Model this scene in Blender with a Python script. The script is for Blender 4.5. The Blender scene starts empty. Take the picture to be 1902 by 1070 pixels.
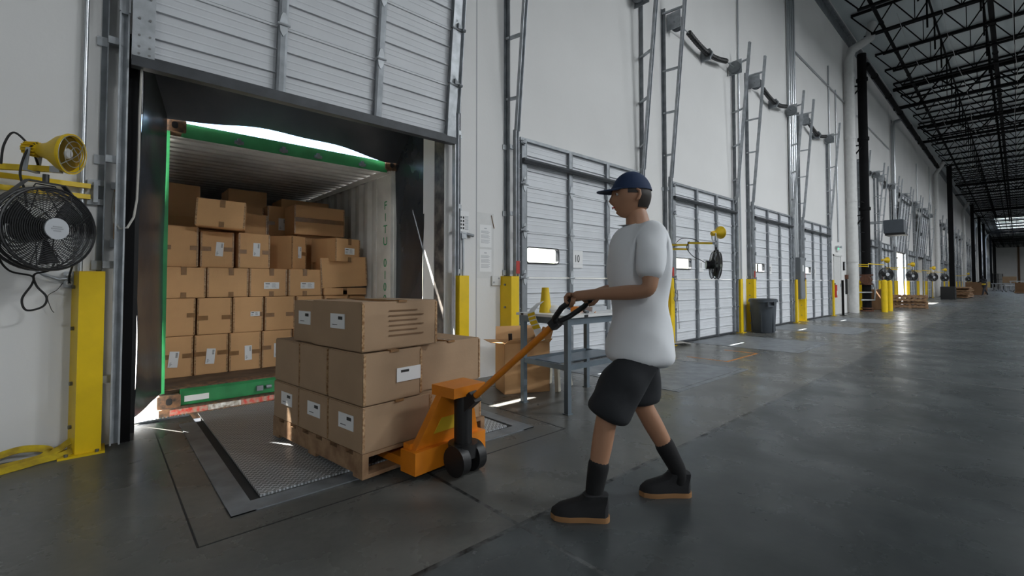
import bpy, bmesh, math, random
from mathutils import Vector as V, Matrix as M4
R_ = random.Random(7)
sc = bpy.context.scene
C = sc.collection
PI = math.pi
# ------------------------------------------------------------------ camera
F_PX, CX, Y0, PITCH, YAW, CAM_H, CAM_D = 848., 951., 499.6, math.radians(1.65), math.radians(42.1), 1.153, 4.36
cam = bpy.data.cameras.new('camera'); camo = bpy.data.objects.new('camera', cam); C.objects.link(camo)
cam.sensor_width = 36; cam.lens = 36 * F_PX / 1902
cam.shift_x = 0; cam.shift_y = -(535 - Y0) / 1902
cam.clip_start = .05; cam.clip_end = 600
camo.location = (0, -CAM_D, CAM_H)
camo.rotation_euler = (PI / 2 + PITCH, 0, -YAW)
sc.camera = camo
# ------------------------------------------------------------------ world, sun, exposure
w = bpy.data.worlds.new('sky'); sc.world = w; w.use_nodes = True
wn = w.node_tree.nodes; wl = w.node_tree.links
bg = wn['Background']
sky = wn.new('ShaderNodeTexSky'); sky.sky_type = 'NISHITA'; sky.sun_disc = False
sky.sun_elevation = math.radians(58); sky.sun_rotation = math.radians(150); sky.air_density = 1.2; sky.dust_density = 1.5
wl.new(sky.outputs[0], bg.inputs[0]); bg.inputs[1].default_value = .75
SUN_DIR = V((.48, -.83, -1.55)).normalized()
sun = bpy.data.lights.new('sun', 'SUN'); sun.energy = 45; sun.angle = .009; sun.color = (1, .95, .87)
so = bpy.data.objects.new('sun', sun); C.objects.link(so); so.rotation_euler = SUN_DIR.to_track_quat('-Z', 'Y').to_euler()
so.location = (0, 20, 30)
LAMPS = []
LAMP_W = 520
def lamp(x, y, z, e, sx=1.6, sy=1.2, col=(.93, .97, 1)):
    l = bpy.data.lights.new('high_bay_lamp', 'AREA'); l.shape = 'RECTANGLE'; l.size = sx; l.size_y = sy; l.energy = e; l.color = col
    o = bpy.data.objects.new('high_bay_lamp', l); C.objects.link(o); o.location = (x, y, z - .12); LAMPS.append((x, y, z)); return o
for (lx, ly, e) in [(10, -9, .9), (18, -9, .8), (29, -9, .7), (43, -9, .8), (58, -9, .9), (76, -9, .9), (96, -9, .9),
                    (118, -9, 1.2), (142, -9, 1.2), (166, -9, 1.2), (9, -19, 2.3), (-10, -18, 1.3), (17, -20, 2.0), (26, -20, 1.4), (44, -20, 1.2)]:  # leftmost back lamp is added to brighten the container's right inner wall
    lamp(lx, ly, 9.4, LAMP_W * e)
vs = sc.view_settings; vs.view_transform = 'Standard'; vs.look = 'None'; vs.exposure = 0.34; vs.gamma = 1; vs.use_curve_mapping = False

# ------------------------------------------------------------------ helpers
def hsh(c):
    return c if len(c) == 4 else (*c, 1)
def mat(name, col, rough=.6, metal=0, var=0, scale=8, bump=0, bscale=40, col2=None, spec=.5, emit=None, est=1, trans=0, detail=4):
    m = bpy.data.materials.new(name); m.use_nodes = True; nt = m.node_tree; b = nt.nodes['Principled BSDF']
    b.inputs['Base Color'].default_value = hsh(col); b.inputs['Roughness'].default_value = rough; b.inputs['Metallic'].default_value = metal
    b.inputs['Specular IOR Level'].default_value = spec
    tc = nt.nodes.new('ShaderNodeTexCoord')
    n = nt.nodes.new('ShaderNodeTexNoise'); n.inputs['Scale'].default_value = scale; n.inputs['Detail'].default_value = detail
    nt.links.new(tc.outputs['Object'], n.inputs['Vector'])
    c2 = col2 or tuple(min(1, x * (1 - var)) for x in col[:3])
    if var or col2:
        mx = nt.nodes.new('ShaderNodeMix'); mx.data_type = 'RGBA'
        rp = nt.nodes.new('ShaderNodeMapRange'); rp.inputs[1].default_value = .35; rp.inputs[2].default_value = .65
        nt.links.new(n.outputs['Fac'], rp.inputs[0]); nt.links.new(rp.outputs[0], mx.inputs['Factor'])
        mx.inputs['A'].default_value = hsh(col); mx.inputs['B'].default_value = hsh(c2)
        nt.links.new(mx.outputs['Result'], b.inputs['Base Color'])
    if bump:
        n2 = nt.nodes.new('ShaderNodeTexNoise'); n2.inputs['Scale'].default_value = bscale
        nt.links.new(tc.outputs['Object'], n2.inputs['Vector'])
        bp = nt.nodes.new('ShaderNodeBump'); bp.inputs['Strength'].default_value = bump; bp.inputs['Distance'].default_value = .01
        nt.links.new(n2.outputs['Fac'], bp.inputs['Height']); nt.links.new(bp.outputs[0], b.inputs['Normal'])
    if emit:
        b.inputs['Emission Color'].default_value = hsh(emit); b.inputs['Emission Strength'].default_value = est
    return m
MT = {}
MT['wall'] = mat('white_wall_paint', (.76, .755, .745), .75, var=.07, scale=.5, bump=.08, bscale=25)
MT['soffit'] = mat('roof_deck', (.66, .72, .74), .8, var=.12, scale=.3)
MT['black_steel'] = mat('black_painted_steel', (.008, .008, .009), .8, var=.3, scale=3, spec=.15)
MT['dark_rail'] = mat('dark_steel_rail', (.06, .066, .074), .5, .2, var=.3, scale=8)
MT['card_dark'] = mat('dark_cardboard', (.20, .11, .055), .85, var=.2, scale=2)
MT['galv'] = mat('galvanised_steel', (.52, .55, .58), .42, .2, var=.3, scale=9, bump=.05)
MT['galv_dark'] = mat('dark_galvanised_steel', (.25, .27, .29), .45, .25, var=.35, scale=6)
MT['door'] = mat('door_panel_paint', (.68, .70, .73), .5, var=.06, scale=3)
MT['stile'] = mat('grey_door_stile', (.27, .29, .31), .45, .4, var=.25, scale=10)
MT['yellow'] = mat('yellow_paint', (.88, .60, .006), .42, var=.12, scale=5)
MT['yellow_cap'] = mat('yellow_lamp_plastic', (.78, .52, .01), .4, var=.1)
MT['bolt'] = mat('bolt_steel', (.25, .25, .25), .4, .8)
MT['black'] = mat('black_plastic', (.012, .012, .013), .45)
MT['rubber'] = mat('black_rubber', (.015, .015, .015), .7)
MT['curtain'] = mat('black_vinyl_curtain', (.035, .04, .048), .27, var=.3, scale=3, bump=.5, bscale=5, spec=.7)
MT['green'] = mat('green_container_paint', (.018, .20, .06), .5, col2=(.03, .28, .09), scale=5)
MT['rust'] = mat('rusted_steel', (.23, .12, .06), .8, col2=(.06, .045, .035), scale=22)
MT['contwall'] = mat('grey_container_paint', (.72, .71, .68), .6, var=.22, scale=3)
MT['contfloor'] = mat('container_plywood', (.13, .085, .055), .7, var=.5, scale=6)
MT['card'] = mat('cardboard', (.68, .39, .18), .8, var=.10, scale=3, bump=.06, bscale=60)
MT['card2'] = mat('dimmed_cardboard', (.40, .265, .16), .8, var=.12, scale=3, bump=.06, bscale=60)  # cardboard colour darkened to stand in for weaker light on the pallet load
MT['tape'] = mat('brown_parcel_tape', (.30, .16, .07), .22, var=.15, scale=30)
MT['tape_shiny'] = mat('worn_shiny_tape', (.55, .36, .2), .15, col2=(.25, .13, .06), scale=60)
MT['paper'] = mat('white_paper', (.80, .80, .80), .7)
MT['ink'] = mat('black_ink', (.02, .02, .02), .7)
MT['greyink'] = mat('grey_print', (.35, .36, .38), .7)
MT['orange_ink'] = mat('orange_print', (.55, .2, .03), .7)
MT['wood'] = mat('pallet_wood', (.36, .22, .12), .8, col2=(.22, .12, .06), scale=12, bump=.2)
MT['steel_table'] = mat('blue_grey_table_paint', (.16, .20, .235), .4, .3, var=.15)
MT['tabletop'] = mat('white_laminate', (.75, .75, .74), .35)
MT['orange'] = mat('orange_jack_paint', (.78, .24, .012), .38, var=.12)
MT['red'] = mat('red_tape', (.62, .045, .03), .5, col2=(.40, .33, .26), scale=26)
MT['worn_white'] = mat('worn_white_tape', (.72, .72, .70), .5, col2=(.22, .17, .12), scale=24)
MT['blue'] = mat('blue_label', (.05, .15, .4), .5)
MT['conduit'] = mat('conduit_steel', (.5, .52, .54), .3, .8)
MT['pvc'] = mat('white_drain_pipe', (.66, .66, .65), .45, var=.08)
MT['grey_plastic'] = mat('grey_bin_plastic', (.075, .088, .105), .5, var=.1)
MT['panelbox'] = mat('grey_panel_paint', (.19, .205, .22), .5)
MT['rope'] = mat('grey_rope', (.5, .48, .44), .8)
MT['shirt'] = mat('white_tshirt', (.80, .82, .85), .85, bump=.3, bscale=9)
MT['shorts'] = mat('black_shorts', (.018, .02, .024), .85, bump=.3, bscale=12)
MT['skin'] = mat('tan_skin', (.42, .22, .13), .5, var=.08)
MT['cap'] = mat('dark_blue_cap', (.012, .03, .085), .8)
MT['hair'] = mat('dark_hair', (.02, .013, .01), .6)
MT['sock'] = mat('black_sock', (.008, .008, .009), .9)
MT['shoe'] = mat('black_canvas_shoe', (.012, .012, .014), .8)
MT['gum'] = mat('gum_rubber_sole', (.33, .17, .07), .6)
MT['eye'] = mat('eye_white', (.6, .6, .6), .3)
MT['cream'] = mat('cream_plastic', (.6, .56, .46), .5)
MT['mop'] = mat('grey_mop_strands', (.36, .35, .33), .95, var=.4, scale=40)
MT['apron'] = mat('concrete_apron', (.42, .41, .39), .9, var=.1)
MT['bulb'] = mat('clear_bulb_glass', (.6, .6, .6), .08, spec=.8)
MT['reflector'] = mat('amber_reflector', (.5, .33, .05), .2, .6)
MT['green_led'] = mat('green_led', (0, .4, .2), .4, emit=(.05, 1, .45), est=6)
MT['green_exit'] = mat('green_exit', (0, .3, .2), .4, emit=(.02, .8, .4), est=1.2)
MT['redtag'] = mat('red_tag', (.45, .03, .02), .5)
MT['lensglow'] = mat('lamp_lens', (1, 1, 1), .4, emit=(1, .98, .95), est=6)
MT['fanmetal'] = mat('dark_fan_metal', (.02, .02, .022), .4, .5)
MT['silver'] = mat('silver_badge', (.5, .52, .55), .4, .3)
MT['brown_valve'] = mat('rust_brown_valve', (.13, .05, .025), .7, var=.4, scale=20)
MT['navy'] = mat('dark_work_clothes', (.03, .032, .04), .85)
MT['hivis'] = mat('orange_yellow_vest', (.75, .5, .03), .6)
MT['fl_scuff'] = mat('pale_scuff', (.13, .135, .135), .4, var=.4, scale=5)
MT['strap'] = mat('dirty_yellow_webbing', (.60, .44, .01), .7, col2=(.33, .22, .02), scale=14)
MT['jamb_mottle'] = mat('mottled_dark_steel', (.035, .035, .037), .5, col2=(.22, .20, .18), scale=7)
MT['letter'] = mat('green_stencil', (.005, .26, .09), .6)
# window pane: clear thin acrylic
g = bpy.data.materials.new('clear_acrylic'); g.use_nodes = True; nt = g.node_tree; nt.nodes.remove(nt.nodes['Principled BSDF'])
t_ = nt.nodes.new('ShaderNodeBsdfTransparent'); t_.inputs[0].default_value = (.93, .95, .96, 1)
gl = nt.nodes.new('ShaderNodeBsdfGlossy'); gl.inputs['Roughness'].default_value = .05
ms = nt.nodes.new('ShaderNodeMixShader'); ms.inputs[0].default_value = .06
nt.links.new(t_.outputs[0], ms.inputs[1]); nt.links.new(gl.outputs[0], ms.inputs[2]); nt.links.new(ms.outputs[0], nt.nodes['Material Output'].inputs[0])
MT['glass'] = g
# clear stretch film over the load
# floor: polished dark concrete, world coordinates
def floor_material():
    m = bpy.data.materials.new('polished_concrete'); m.use_nodes = True; nt = m.node_tree; b = nt.nodes['Principled BSDF']; L = nt.links.new
    N = lambda t: nt.nodes.new(t)
    tc = N('ShaderNodeTexCoord')
    def noise(scale, det, dist=0, sx=1, sy=1, lo=.3, hi=.7):
        mp = N('ShaderNodeMapping'); mp.inputs['Scale'].default_value = (sx, sy, 1); L(tc.outputs['Object'], mp.inputs[0])
        n = N('ShaderNodeTexNoise'); n.inputs['Scale'].default_value = scale; n.inputs['Detail'].default_value = det; n.inputs['Distortion'].default_value = dist
        n.inputs['Roughness'].default_value = .6
        L(mp.outputs[0], n.inputs[0]); r = N('ShaderNodeMapRange'); r.inputs[1].default_value = lo; r.inputs[2].default_value = hi; L(n.outputs['Fac'], r.inputs[0]); return r.outputs[0]
    def mix(f, a, c, mode='MIX'):
        x = N('ShaderNodeMix'); x.data_type = 'RGBA'; x.blend_type = mode
        if isinstance(f, (int, float)): x.inputs['Factor'].default_value = f
        else: L(f, x.inputs['Factor'])
        for k, v in (('A', a), ('B', c)):
            if isinstance(v, tuple): x.inputs[k].default_value = hsh(v)
            else: L(v, x.inputs[k])
        return x.outputs['Result']
    sep = N('ShaderNodeSeparateXYZ'); L(tc.outputs['Object'], sep.inputs[0])
    def cmp(sock, val, eps):
        c = N('ShaderNodeMath'); c.operation = 'COMPARE'; L(sock, c.inputs[0]); c.inputs[1].default_value = val; c.inputs[2].default_value = eps; return c.outputs[0]
    def op(o, a, bb):
        c = N('ShaderNodeMath'); c.operation = o
        for i, v in enumerate((a, bb)):
            if isinstance(v, (int, float)): c.inputs[i].default_value = v
            else: L(v, c.inputs[i])
        return c.outputs[0]
    big = noise(.45, 8, .3, lo=.36, hi=.64); mid = noise(1.7, 9, .2, lo=.35, hi=.65); fine = noise(26, 6, 0, lo=.25, hi=.75)
    strk = noise(1.3, 6, .8, 1, .25, .35, .7)
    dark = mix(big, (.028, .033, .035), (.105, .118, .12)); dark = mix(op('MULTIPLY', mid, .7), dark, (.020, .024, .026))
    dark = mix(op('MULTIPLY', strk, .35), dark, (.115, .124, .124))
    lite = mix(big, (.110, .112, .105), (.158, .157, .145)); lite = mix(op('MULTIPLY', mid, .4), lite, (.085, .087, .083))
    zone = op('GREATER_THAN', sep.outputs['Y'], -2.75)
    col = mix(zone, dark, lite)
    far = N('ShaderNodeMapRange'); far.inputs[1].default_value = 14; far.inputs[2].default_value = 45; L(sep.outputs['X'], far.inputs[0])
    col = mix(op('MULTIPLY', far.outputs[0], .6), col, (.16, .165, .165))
    col = mix(op('MULTIPLY', fine, .25), col, (.03, .033, .034))
    # control joints
    j1 = cmp(sep.outputs['Y'], -2.75, .014)
    mody = op('FLOORED_MODULO', op('ADD', sep.outputs['X'], -1.49), 5.8); j2 = cmp(mody, 0.012, .011)
    j3 = cmp(sep.outputs['Y'], -8.75, .011)
    jj = op('MAXIMUM', op('MAXIMUM', j1, j2), j3)
    jn = noise(9, 3, 0, lo=.4, hi=.6)
    jc = mix(jn, (.012, .013, .013), (.10, .105, .105))
    col = mix(op('MULTIPLY', jj, .95), col, jc)
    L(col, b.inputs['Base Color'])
    r = N('ShaderNodeMapRange'); r.inputs[3].default_value = .22; r.inputs[4].default_value = .36; L(mid, r.inputs[0]); L(r.outputs[0], b.inputs['Roughness'])
    b.inputs['Specular IOR Level'].default_value = .22
    bp = N('ShaderNodeBump'); bp.inputs['Strength'].default_value = .05; bp.inputs['Distance'].default_value = .004; L(fine, bp.inputs['Height']); L(bp.outputs[0], b.inputs['Normal'])
    return m
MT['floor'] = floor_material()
def plate_material():
    m = bpy.data.materials.new('diamond_tread_plate'); m.use_nodes = True; nt = m.node_tree; b = nt.nodes['Principled BSDF']; L = nt.links.new; N = nt.nodes.new
    tc = N('ShaderNodeTexCoord'); b.inputs['Metallic'].default_value = .3; b.inputs['Roughness'].default_value = .42
    hs = []
    for k, (rot, off) in enumerate(((45, 0), (-45, .5))):
        mp = N('ShaderNodeMapping'); mp.inputs['Scale'].default_value = (26, 26, 1); mp.inputs['Location'].default_value = (off, off, 0); L(tc.outputs['Object'], mp.inputs[0])
        sp = N('ShaderNodeSeparateXYZ'); L(mp.outputs[0], sp.inputs[0])
        def fr(s):
            a = N('ShaderNodeMath'); a.operation = 'FRACT'; L(s, a.inputs[0]); c = N('ShaderNodeMath'); c.operation = 'SUBTRACT'; L(a.outputs[0], c.inputs[0]); c.inputs[1].default_value = .5; return c.outputs[0]
        cb = N('ShaderNodeCombineXYZ'); L(fr(sp.outputs[0]), cb.inputs[0]); L(fr(sp.outputs[1]), cb.inputs[1])
        m2 = N('ShaderNodeMapping'); m2.inputs['Rotation'].default_value = (0, 0, math.radians(rot)); L(cb.outputs[0], m2.inputs[0])
        m3 = N('ShaderNodeMapping'); m3.inputs['Scale'].default_value = (2.3, 7, 1); L(m2.outputs[0], m3.inputs[0])
        ln = N('ShaderNodeVectorMath'); ln.operation = 'LENGTH'; L(m3.outputs[0], ln.inputs[0])
        s = N('ShaderNodeMath'); s.operation = 'LESS_THAN'; L(ln.outputs['Value'], s.inputs[0]); s.inputs[1].default_value = .95; hs.append(s.outputs[0])
    mx = N('ShaderNodeMath'); mx.operation = 'MAXIMUM'; L(hs[0], mx.inputs[0]); L(hs[1], mx.inputs[1])
    bp = N('ShaderNodeBump'); bp.inputs['Strength'].default_value = .9; bp.inputs['Distance'].default_value = .006; L(mx.outputs[0], bp.inputs['Height']); L(bp.outputs[0], b.inputs['Normal'])
    n = N('ShaderNodeTexNoise'); n.inputs['Scale'].default_value = 2.5; n.inputs['Detail'].default_value = 6; L(tc.outputs['Object'], n.inputs[0])
    c = N('ShaderNodeMix'); c.data_type = 'RGBA'; L(n.outputs['Fac'], c.inputs['Factor']); c.inputs['A'].default_value = (.15, .175, .20, 1); c.inputs['B'].default_value = (.30, .30, .29, 1)
    c2 = N('ShaderNodeMix'); c2.data_type = 'RGBA'; L(mx.outputs[0], c2.inputs['Factor']); L(c.outputs['Result'], c2.inputs['A']); c2.inputs['B'].default_value = (.62, .65, .68, 1)
    L(c2.outputs['Result'], b.inputs['Base Color'])
    return m
MT['plate'] = plate_material()

class MB:
    """collects shapes into one mesh"""
    def __init__(s): s.v = []; s.f = []; s.mi = []; s.mats = []
    def _m(s, m):
        if m is None: return 0
        if m not in s.mats: s.mats.append(m)
        return s.mats.index(m)
    def add(s, vs, fs, m=None):
        n = len(s.v); s.v += [tuple(v) for v in vs]; k = s._m(m)
        for f in fs: s.f.append(tuple(i + n for i in f)); s.mi.append(k)
        return s
    def box(s, x0, x1, y0, y1, z0, z1, m=None, X=None):
        vs = [V((x, y, z)) for z in (z0, z1) for y in (y0, y1) for x in (x0, x1)]
        if X is not None: vs = [X @ v for v in vs]
        return s.add(vs, [(0, 2, 3, 1), (4, 5, 7, 6), (0, 1, 5, 4), (2, 6, 7, 3), (0, 4, 6, 2), (1, 3, 7, 5)], m)
    def bar(s, a, b, w, h, m=None, up=(0, 0, 1)):
        a = V(a); b = V(b); d = b - a; L = d.length; d.normalize(); u = V(up)
        if abs(d.dot(u)) > .99: u = V((0, 1, 0))
        x = d.cross(u).normalized(); z = x.cross(d)
        vs = [p + x * (sx * w / 2) + z * (sz * h / 2) for p in (a, b) for sz in (-1, 1) for sx in (-1, 1)]
        return s.add(vs, [(0, 1, 3, 2), (4, 6, 7, 5), (0, 4, 5, 1), (2, 3, 7, 6), (0, 2, 6, 4), (1, 5, 7, 3)], m)
    def cyl(s, a, b, r, r2=None, n=12, m=None, cap=True):
        return s.tube([a, b], [r, r if r2 is None else r2], n, m, cap)
    def tube(s, pts, r, n=8, m=None, cap=True, closed=False):
        pts = [V(p) for p in pts]; k = len(pts); rr = r if isinstance(r, (list, tuple)) else [r] * k
        vs = []; prev = None
        for i, p in enumerate(pts):
            if closed: d = pts[(i + 1) % k] - pts[i - 1]
            else: d = pts[min(i + 1, k - 1)] - pts[max(i - 1, 0)]
            if d.length < 1e-9: d = V((0, 0, 1))
            d.normalize()
            if prev is None:
                u = V((0, 0, 1)) if abs(d.z) < .9 else V((0, 1, 0)); x = d.cross(u).normalized()
            else: x = (prev - d * prev.dot(d)).normalized()
            prev = x; y = d.cross(x)
            vs += [p + (x * math.cos(2 * PI * j / n) + y * math.sin(2 * PI * j / n)) * rr[i] for j in range(n)]
        fs = []
        for i in range(k if closed else k - 1):
            a = i * n; b = ((i + 1) % k) * n
            fs += [(a + j, a + (j + 1) % n, b + (j + 1) % n, b + j) for j in range(n)]
        if cap and not closed: fs += [tuple(range(n))[::-1], tuple(range((k - 1) * n, k * n))]
        return s.add(vs, fs, m)
    def lathe(s, prof, c=(0, 0, 0), axis='Z', n=20, m=None, X=None):
        vs = []
        for (r, h) in prof:
            for j in range(n):
                a = 2 * PI * j / n; p = V((r * math.cos(a), r * math.sin(a), h))
                if axis == 'Y': p = V((p.x, p.z, p.y))
                if X is not None: p = X @ p
                vs.append(p + V(c))
        k = len(prof); fs = [(i * n + j, i * n + (j + 1) % n, (i + 1) * n + (j + 1) % n, (i + 1) * n + j) for i in range(k - 1) for j in range(n)]
        fs += [tuple(range(n))[::-1], tuple(range((k - 1) * n, k * n))]
        return s.add(vs, fs, m)
    def extr(s, prof, ext, axis='X', m=None, close=True):
        """profile [(a,b)] extruded from ext[0] to ext[1] along axis. X: (y,z); Z: (x,y); Y: (x,z)"""
        def mk(a, b, e): return {'X': (e, a, b), 'Z': (a, b, e), 'Y': (a, e, b)}[axis]
        k = len(prof); vs = [mk(a, b, ext[0]) for a, b in prof] + [mk(a, b, ext[1]) for a, b in prof]
        fs = [(i, (i + 1) % k, k + (i + 1) % k, k + i) for i in range(k if close else k - 1)]
        if close: fs += [tuple(range(k))[::-1], tuple(range(k, 2 * k))]
        return s.add(vs, fs, m)
    def build(s, name, m, parent=None, smooth=False, bevel=0, loc=(0, 0, 0), rz=0):
        me = bpy.data.meshes.new(name); me.from_pydata(s.v, [], s.f)
        if s.mats:
            for q in s.mats: me.materials.append(MT[q] if isinstance(q, str) else q)
            me.polygons.foreach_set('material_index', s.mi)
        else: me.materials.append(MT[m] if isinstance(m, str) else m)
        bm = bmesh.new(); bm.from_mesh(me); bmesh.ops.recalc_face_normals(bm, faces=bm.faces)
        if bevel: bmesh.ops.bevel(bm, geom=bm.edges[:], offset=bevel, segments=2, affect='EDGES', clamp_overlap=True)
        bm.to_mesh(me); bm.free()
        if smooth:
            me.polygons.foreach_set('use_smooth', [True] * len(me.polygons))
            try: me.set_sharp_from_angle(angle=math.radians(38))
            except Exception: pass
        me.update()
        o = bpy.data.objects.new(name, me); C.objects.link(o); o.location = loc; o.rotation_euler = (0, 0, rz)
        if parent: o.parent = parent
        return o
def thing(name, label, cat, loc=(0, 0, 0), rz=0, group=None):
    o = bpy.data.objects.new(name, None); o.empty_display_size = .1; C.objects.link(o); o.location = loc; o.rotation_euler = (0, 0, rz)
    return tag(o, label, cat, group)
def tag(o, label, cat, group=None, kind=None):
    o['label'] = label; o['category'] = cat
    if group: o['group'] = group
    if kind: o['kind'] = kind
    return o
def struct(o, label=None):
    o['kind'] = 'structure'
    if label: o['label'] = label
    return o
KIDS = {}
def kids(o): return [c for c in bpy.data.objects if c.parent == o]
def tree_of(o): return (o, [tree_of(c) for c in kids(o)])
def dup(tree, loc=None, rz=None, label=None, group=None, parent=None):
    o, ch = tree; c = o.copy(); C.objects.link(c)
    if parent is not None: c.parent = parent
    if loc is not None: c.location = loc
    if rz is not None: c.rotation_euler = (c.rotation_euler[0], c.rotation_euler[1], rz)
    if label: c['label'] = label
    if group: c['group'] = group
    for t in ch: dup(t, parent=c)
    return c
def text(body, size, m, parent=None, name='lettering', loc=(0, 0, 0), rot=(PI / 2, 0, 0), ext=.0008, sx=1, align='CENTER'):
    cu = bpy.data.curves.new(name, 'FONT'); cu.body = body; cu.size = size; cu.extrude = ext; cu.align_x = align; cu.align_y = 'CENTER'
    t = bpy.data.objects.new('tmp', cu); C.objects.link(t)
    dg = bpy.context.evaluated_depsgraph_get(); me = bpy.data.meshes.new_from_object(t.evaluated_get(dg)); bpy.data.objects.remove(t)
    me.materials.clear(); me.materials.append(MT[m]); o = bpy.data.objects.new(name, me); C.objects.link(o)
    o.location = loc; o.rotation_euler = rot; o.scale = (sx, 1, 1)
    if parent: o.parent = parent
    return o
def skinned(chains, sub=2, name='tmp'):
    """chains: list of [(p, r), ...]; points are shared by rounding. returns a mesh"""
    vs = []; rs = []; es = []; ix = {}
    for ch in chains:
        last = None
        for p, r in ch:
            k = tuple(round(c, 4) for c in p)
            if k not in ix: ix[k] = len(vs); vs.append(p); rs.append(r)
            i = ix[k]
            if last is not None and i != last: es.append((last, i))
            last = i
    me = bpy.data.meshes.new('tmp'); me.from_pydata(vs, es, []); o = bpy.data.objects.new('tmp', me); C.objects.link(o)
    md = o.modifiers.new('s', 'SKIN'); md.use_smooth_shade = True
    sv = me.skin_vertices[0].data
    for i, r in enumerate(rs):
        sv[i].radius = (r, r) if not isinstance(r, tuple) else r; sv[i].use_root = (i == 0)
    o.modifiers.new('u', 'SUBSURF').levels = sub
    o.modifiers['u'].render_levels = sub
    dg = bpy.context.evaluated_depsgraph_get(); out = bpy.data.meshes.new_from_object(o.evaluated_get(dg)); bpy.data.objects.remove(o)
    for p in out.polygons: p.use_smooth = True
    return out
def meshobj(name, me, m, parent=None):
    me.materials.clear(); me.materials.append(MT[m]); o = bpy.data.objects.new(name, me); C.objects.link(o)
    if parent: o.parent = parent
    return o
def arc(c, r, a0, a1, n, f): return [f(c, r, a0 + (a1 - a0) * i / n) for i in range(n + 1)]

# ------------------------------------------------------------------ setting
PITCHX = 3.88; DW = 2.8; DH = 3.03; WALLT = .2; XEND = 185.; WH = 11.0
DOORX = []          # left edge of each door
for gidx in range(-1, 6):
    for k in range(6): DOORX.append(-3.74 + 27.16 * gidx + 3.88 * k + 27.16 * 0)
DOORX = [x for x in DOORX if x > -5]
# group 1 is -3.74, .14, 4.02 ... 15.66
wm = MB(); xp = -14.
for x in DOORX[1:]:
    wm.box(xp, x + .04, 0, WALLT, -.02, 3.0); wm.box(x + .04, x + DW - .04, 0, WALLT, 2.98, 3.0); xp = x + DW - .04
wm.box(xp, XEND, 0, WALLT, -.02, 3.0); wm.box(-14, XEND, 0, WALLT, 3.0, 11.6)
struct(wm.build('wall_left', 'wall'), 'long white painted wall of dock doors')
struct(MB().box(XEND, XEND + .3, -30, .2, -.02, 11.6).build('wall_back', 'wall'), 'distant white end wall')
struct(MB().box(-14.3, -14, -30, .2, -.02, 11.6).build('wall_front', 'wall'))
struct(MB().box(-14, XEND, -30.3, -30, -.02, 11.6).build('wall_right', 'wall'))
fm = MB(); fm.add([(-14, -30, 0), (XEND, -30, 0), (XEND, .2, 0), (-14, .2, 0), (-14, -30, -.1), (XEND, -30, -.1), (XEND, .2, -.1), (-14, .2, -.1)],
                  [(0, 1, 2, 3), (7, 6, 5, 4), (0, 4, 5, 1), (1, 5, 6, 2), (2, 6, 7, 3), (3, 7, 4, 0)])
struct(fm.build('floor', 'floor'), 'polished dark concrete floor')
cm = MB(); cm.box(-14, 104, -30, .2, 11.4, 11.6); cm.box(130, XEND, -30, .2, 11.4, 11.6)
cm.box(104, 130, -2.0, .2, 11.4, 11.6); cm.box(104, 130, -30, -7, 11.4, 11.6)
for k in range(5): cm.box(104 + k * 6.2, 107.2 + k * 6.2, -7, -2, 11.4, 11.6)
struct(cm.build('ceiling', 'soffit'), 'grey metal roof deck')
struct(MB().box(104, 130, -7, -2, 11.45, 11.47).build('window_1', 'glass'), 'rooflight far down the building')
ap = MB().box(-30, XEND, .25, 60, -1.3, -1.2).build('trim_1', 'apron'); struct(ap, 'concrete yard outside the docks')
# trims: reveals and eave angle
tr = MB().box(-14, XEND, -.12, 0, 10.95, 11.05).box(-14, XEND, -.02, 0, 10.6, 11.05).build('trim_2', 'galv_dark'); struct(tr, 'dark steel ledger angle at the top of the wall')
for i, x in enumerate([-4.4, 3.36, 11.2, 22.9, 30.6, 38.4, 50.1]):
    struct(MB().box(x - .006, x + .006, -.002, .0, 0, 10.6).build('trim_%d' % (i + 3), 'greyink'), 'vertical wall panel joint')

# ------------------------------------------------------------------ roof joists
def joist_mesh(name, X0):
    m = MB(); zb, zt = 10.4, 11.32
    m.bar((0, -.3, zt), (0, -14, zt), .11, .07, up=(0, 0, 1)); m.bar((0, -.9, zb), (0, -14, zb), .11, .07)
    m.bar((0, -.3, zt - .03), (0, -.95, zb), .04, .04)
    y = -.95; p = 1.18
    while y > -13.5:
        m.bar((0, y, zb), (0, y - p / 2, zt), .035, .035, up=(1, 0, 0)); m.bar((0, y - p / 2, zt), (0, y - p, zb), .035, .035, up=(1, 0, 0))
        m.bar((0, y - p, zb), (0, y - p, zt), .025, .025, up=(1, 0, 0)); y -= p
    return m.build(name, 'black_steel')
j0 = joist_mesh('roof_joist', 0); tag(j0, 'black open-web steel roof joist spanning from the dock wall', 'roof joist', 'black open-web roof joists')
jt = tree_of(j0); jx = [1.2 + 2.22 * k for k in range(int((XEND - 3) / 2.22))]
j0.location = (jx[0], 0, 0)
for x in jx[1:]:
    dup(jt, (x, 0, 0))
def girder(x, lab):
    m = MB(); m.bar((x, -.2, 10.2), (x, -14, 10.2), .18, .14); m.bar((x, -.2, 11.2), (x, -14, 11.2), .18, .14)
    for k in range(8):
        y = -.3 - k * 1.7; m.bar((x, y, 11.2), (x, y - .85, 10.2), .06, .06, up=(1, 0, 0)); m.bar((x, y - .85, 10.2), (x, y - 1.7, 11.2), .06, .06, up=(1, 0, 0))
    return tag(m.build('roof_girder', 'black_steel'), lab, 'roof girder')
for x, lab in [(30.7, 'nearest heavy black girder crossing the roof joists'), (39.4, 'second heavy black girder crossing the roof joists'), (66, 'third heavy black girder deep in the roof steelwork'), (92, 'heavy black girder just before the bright rooflight'), (150, 'furthest heavy black girder near the end wall')]:
    girder(x, lab)
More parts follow.
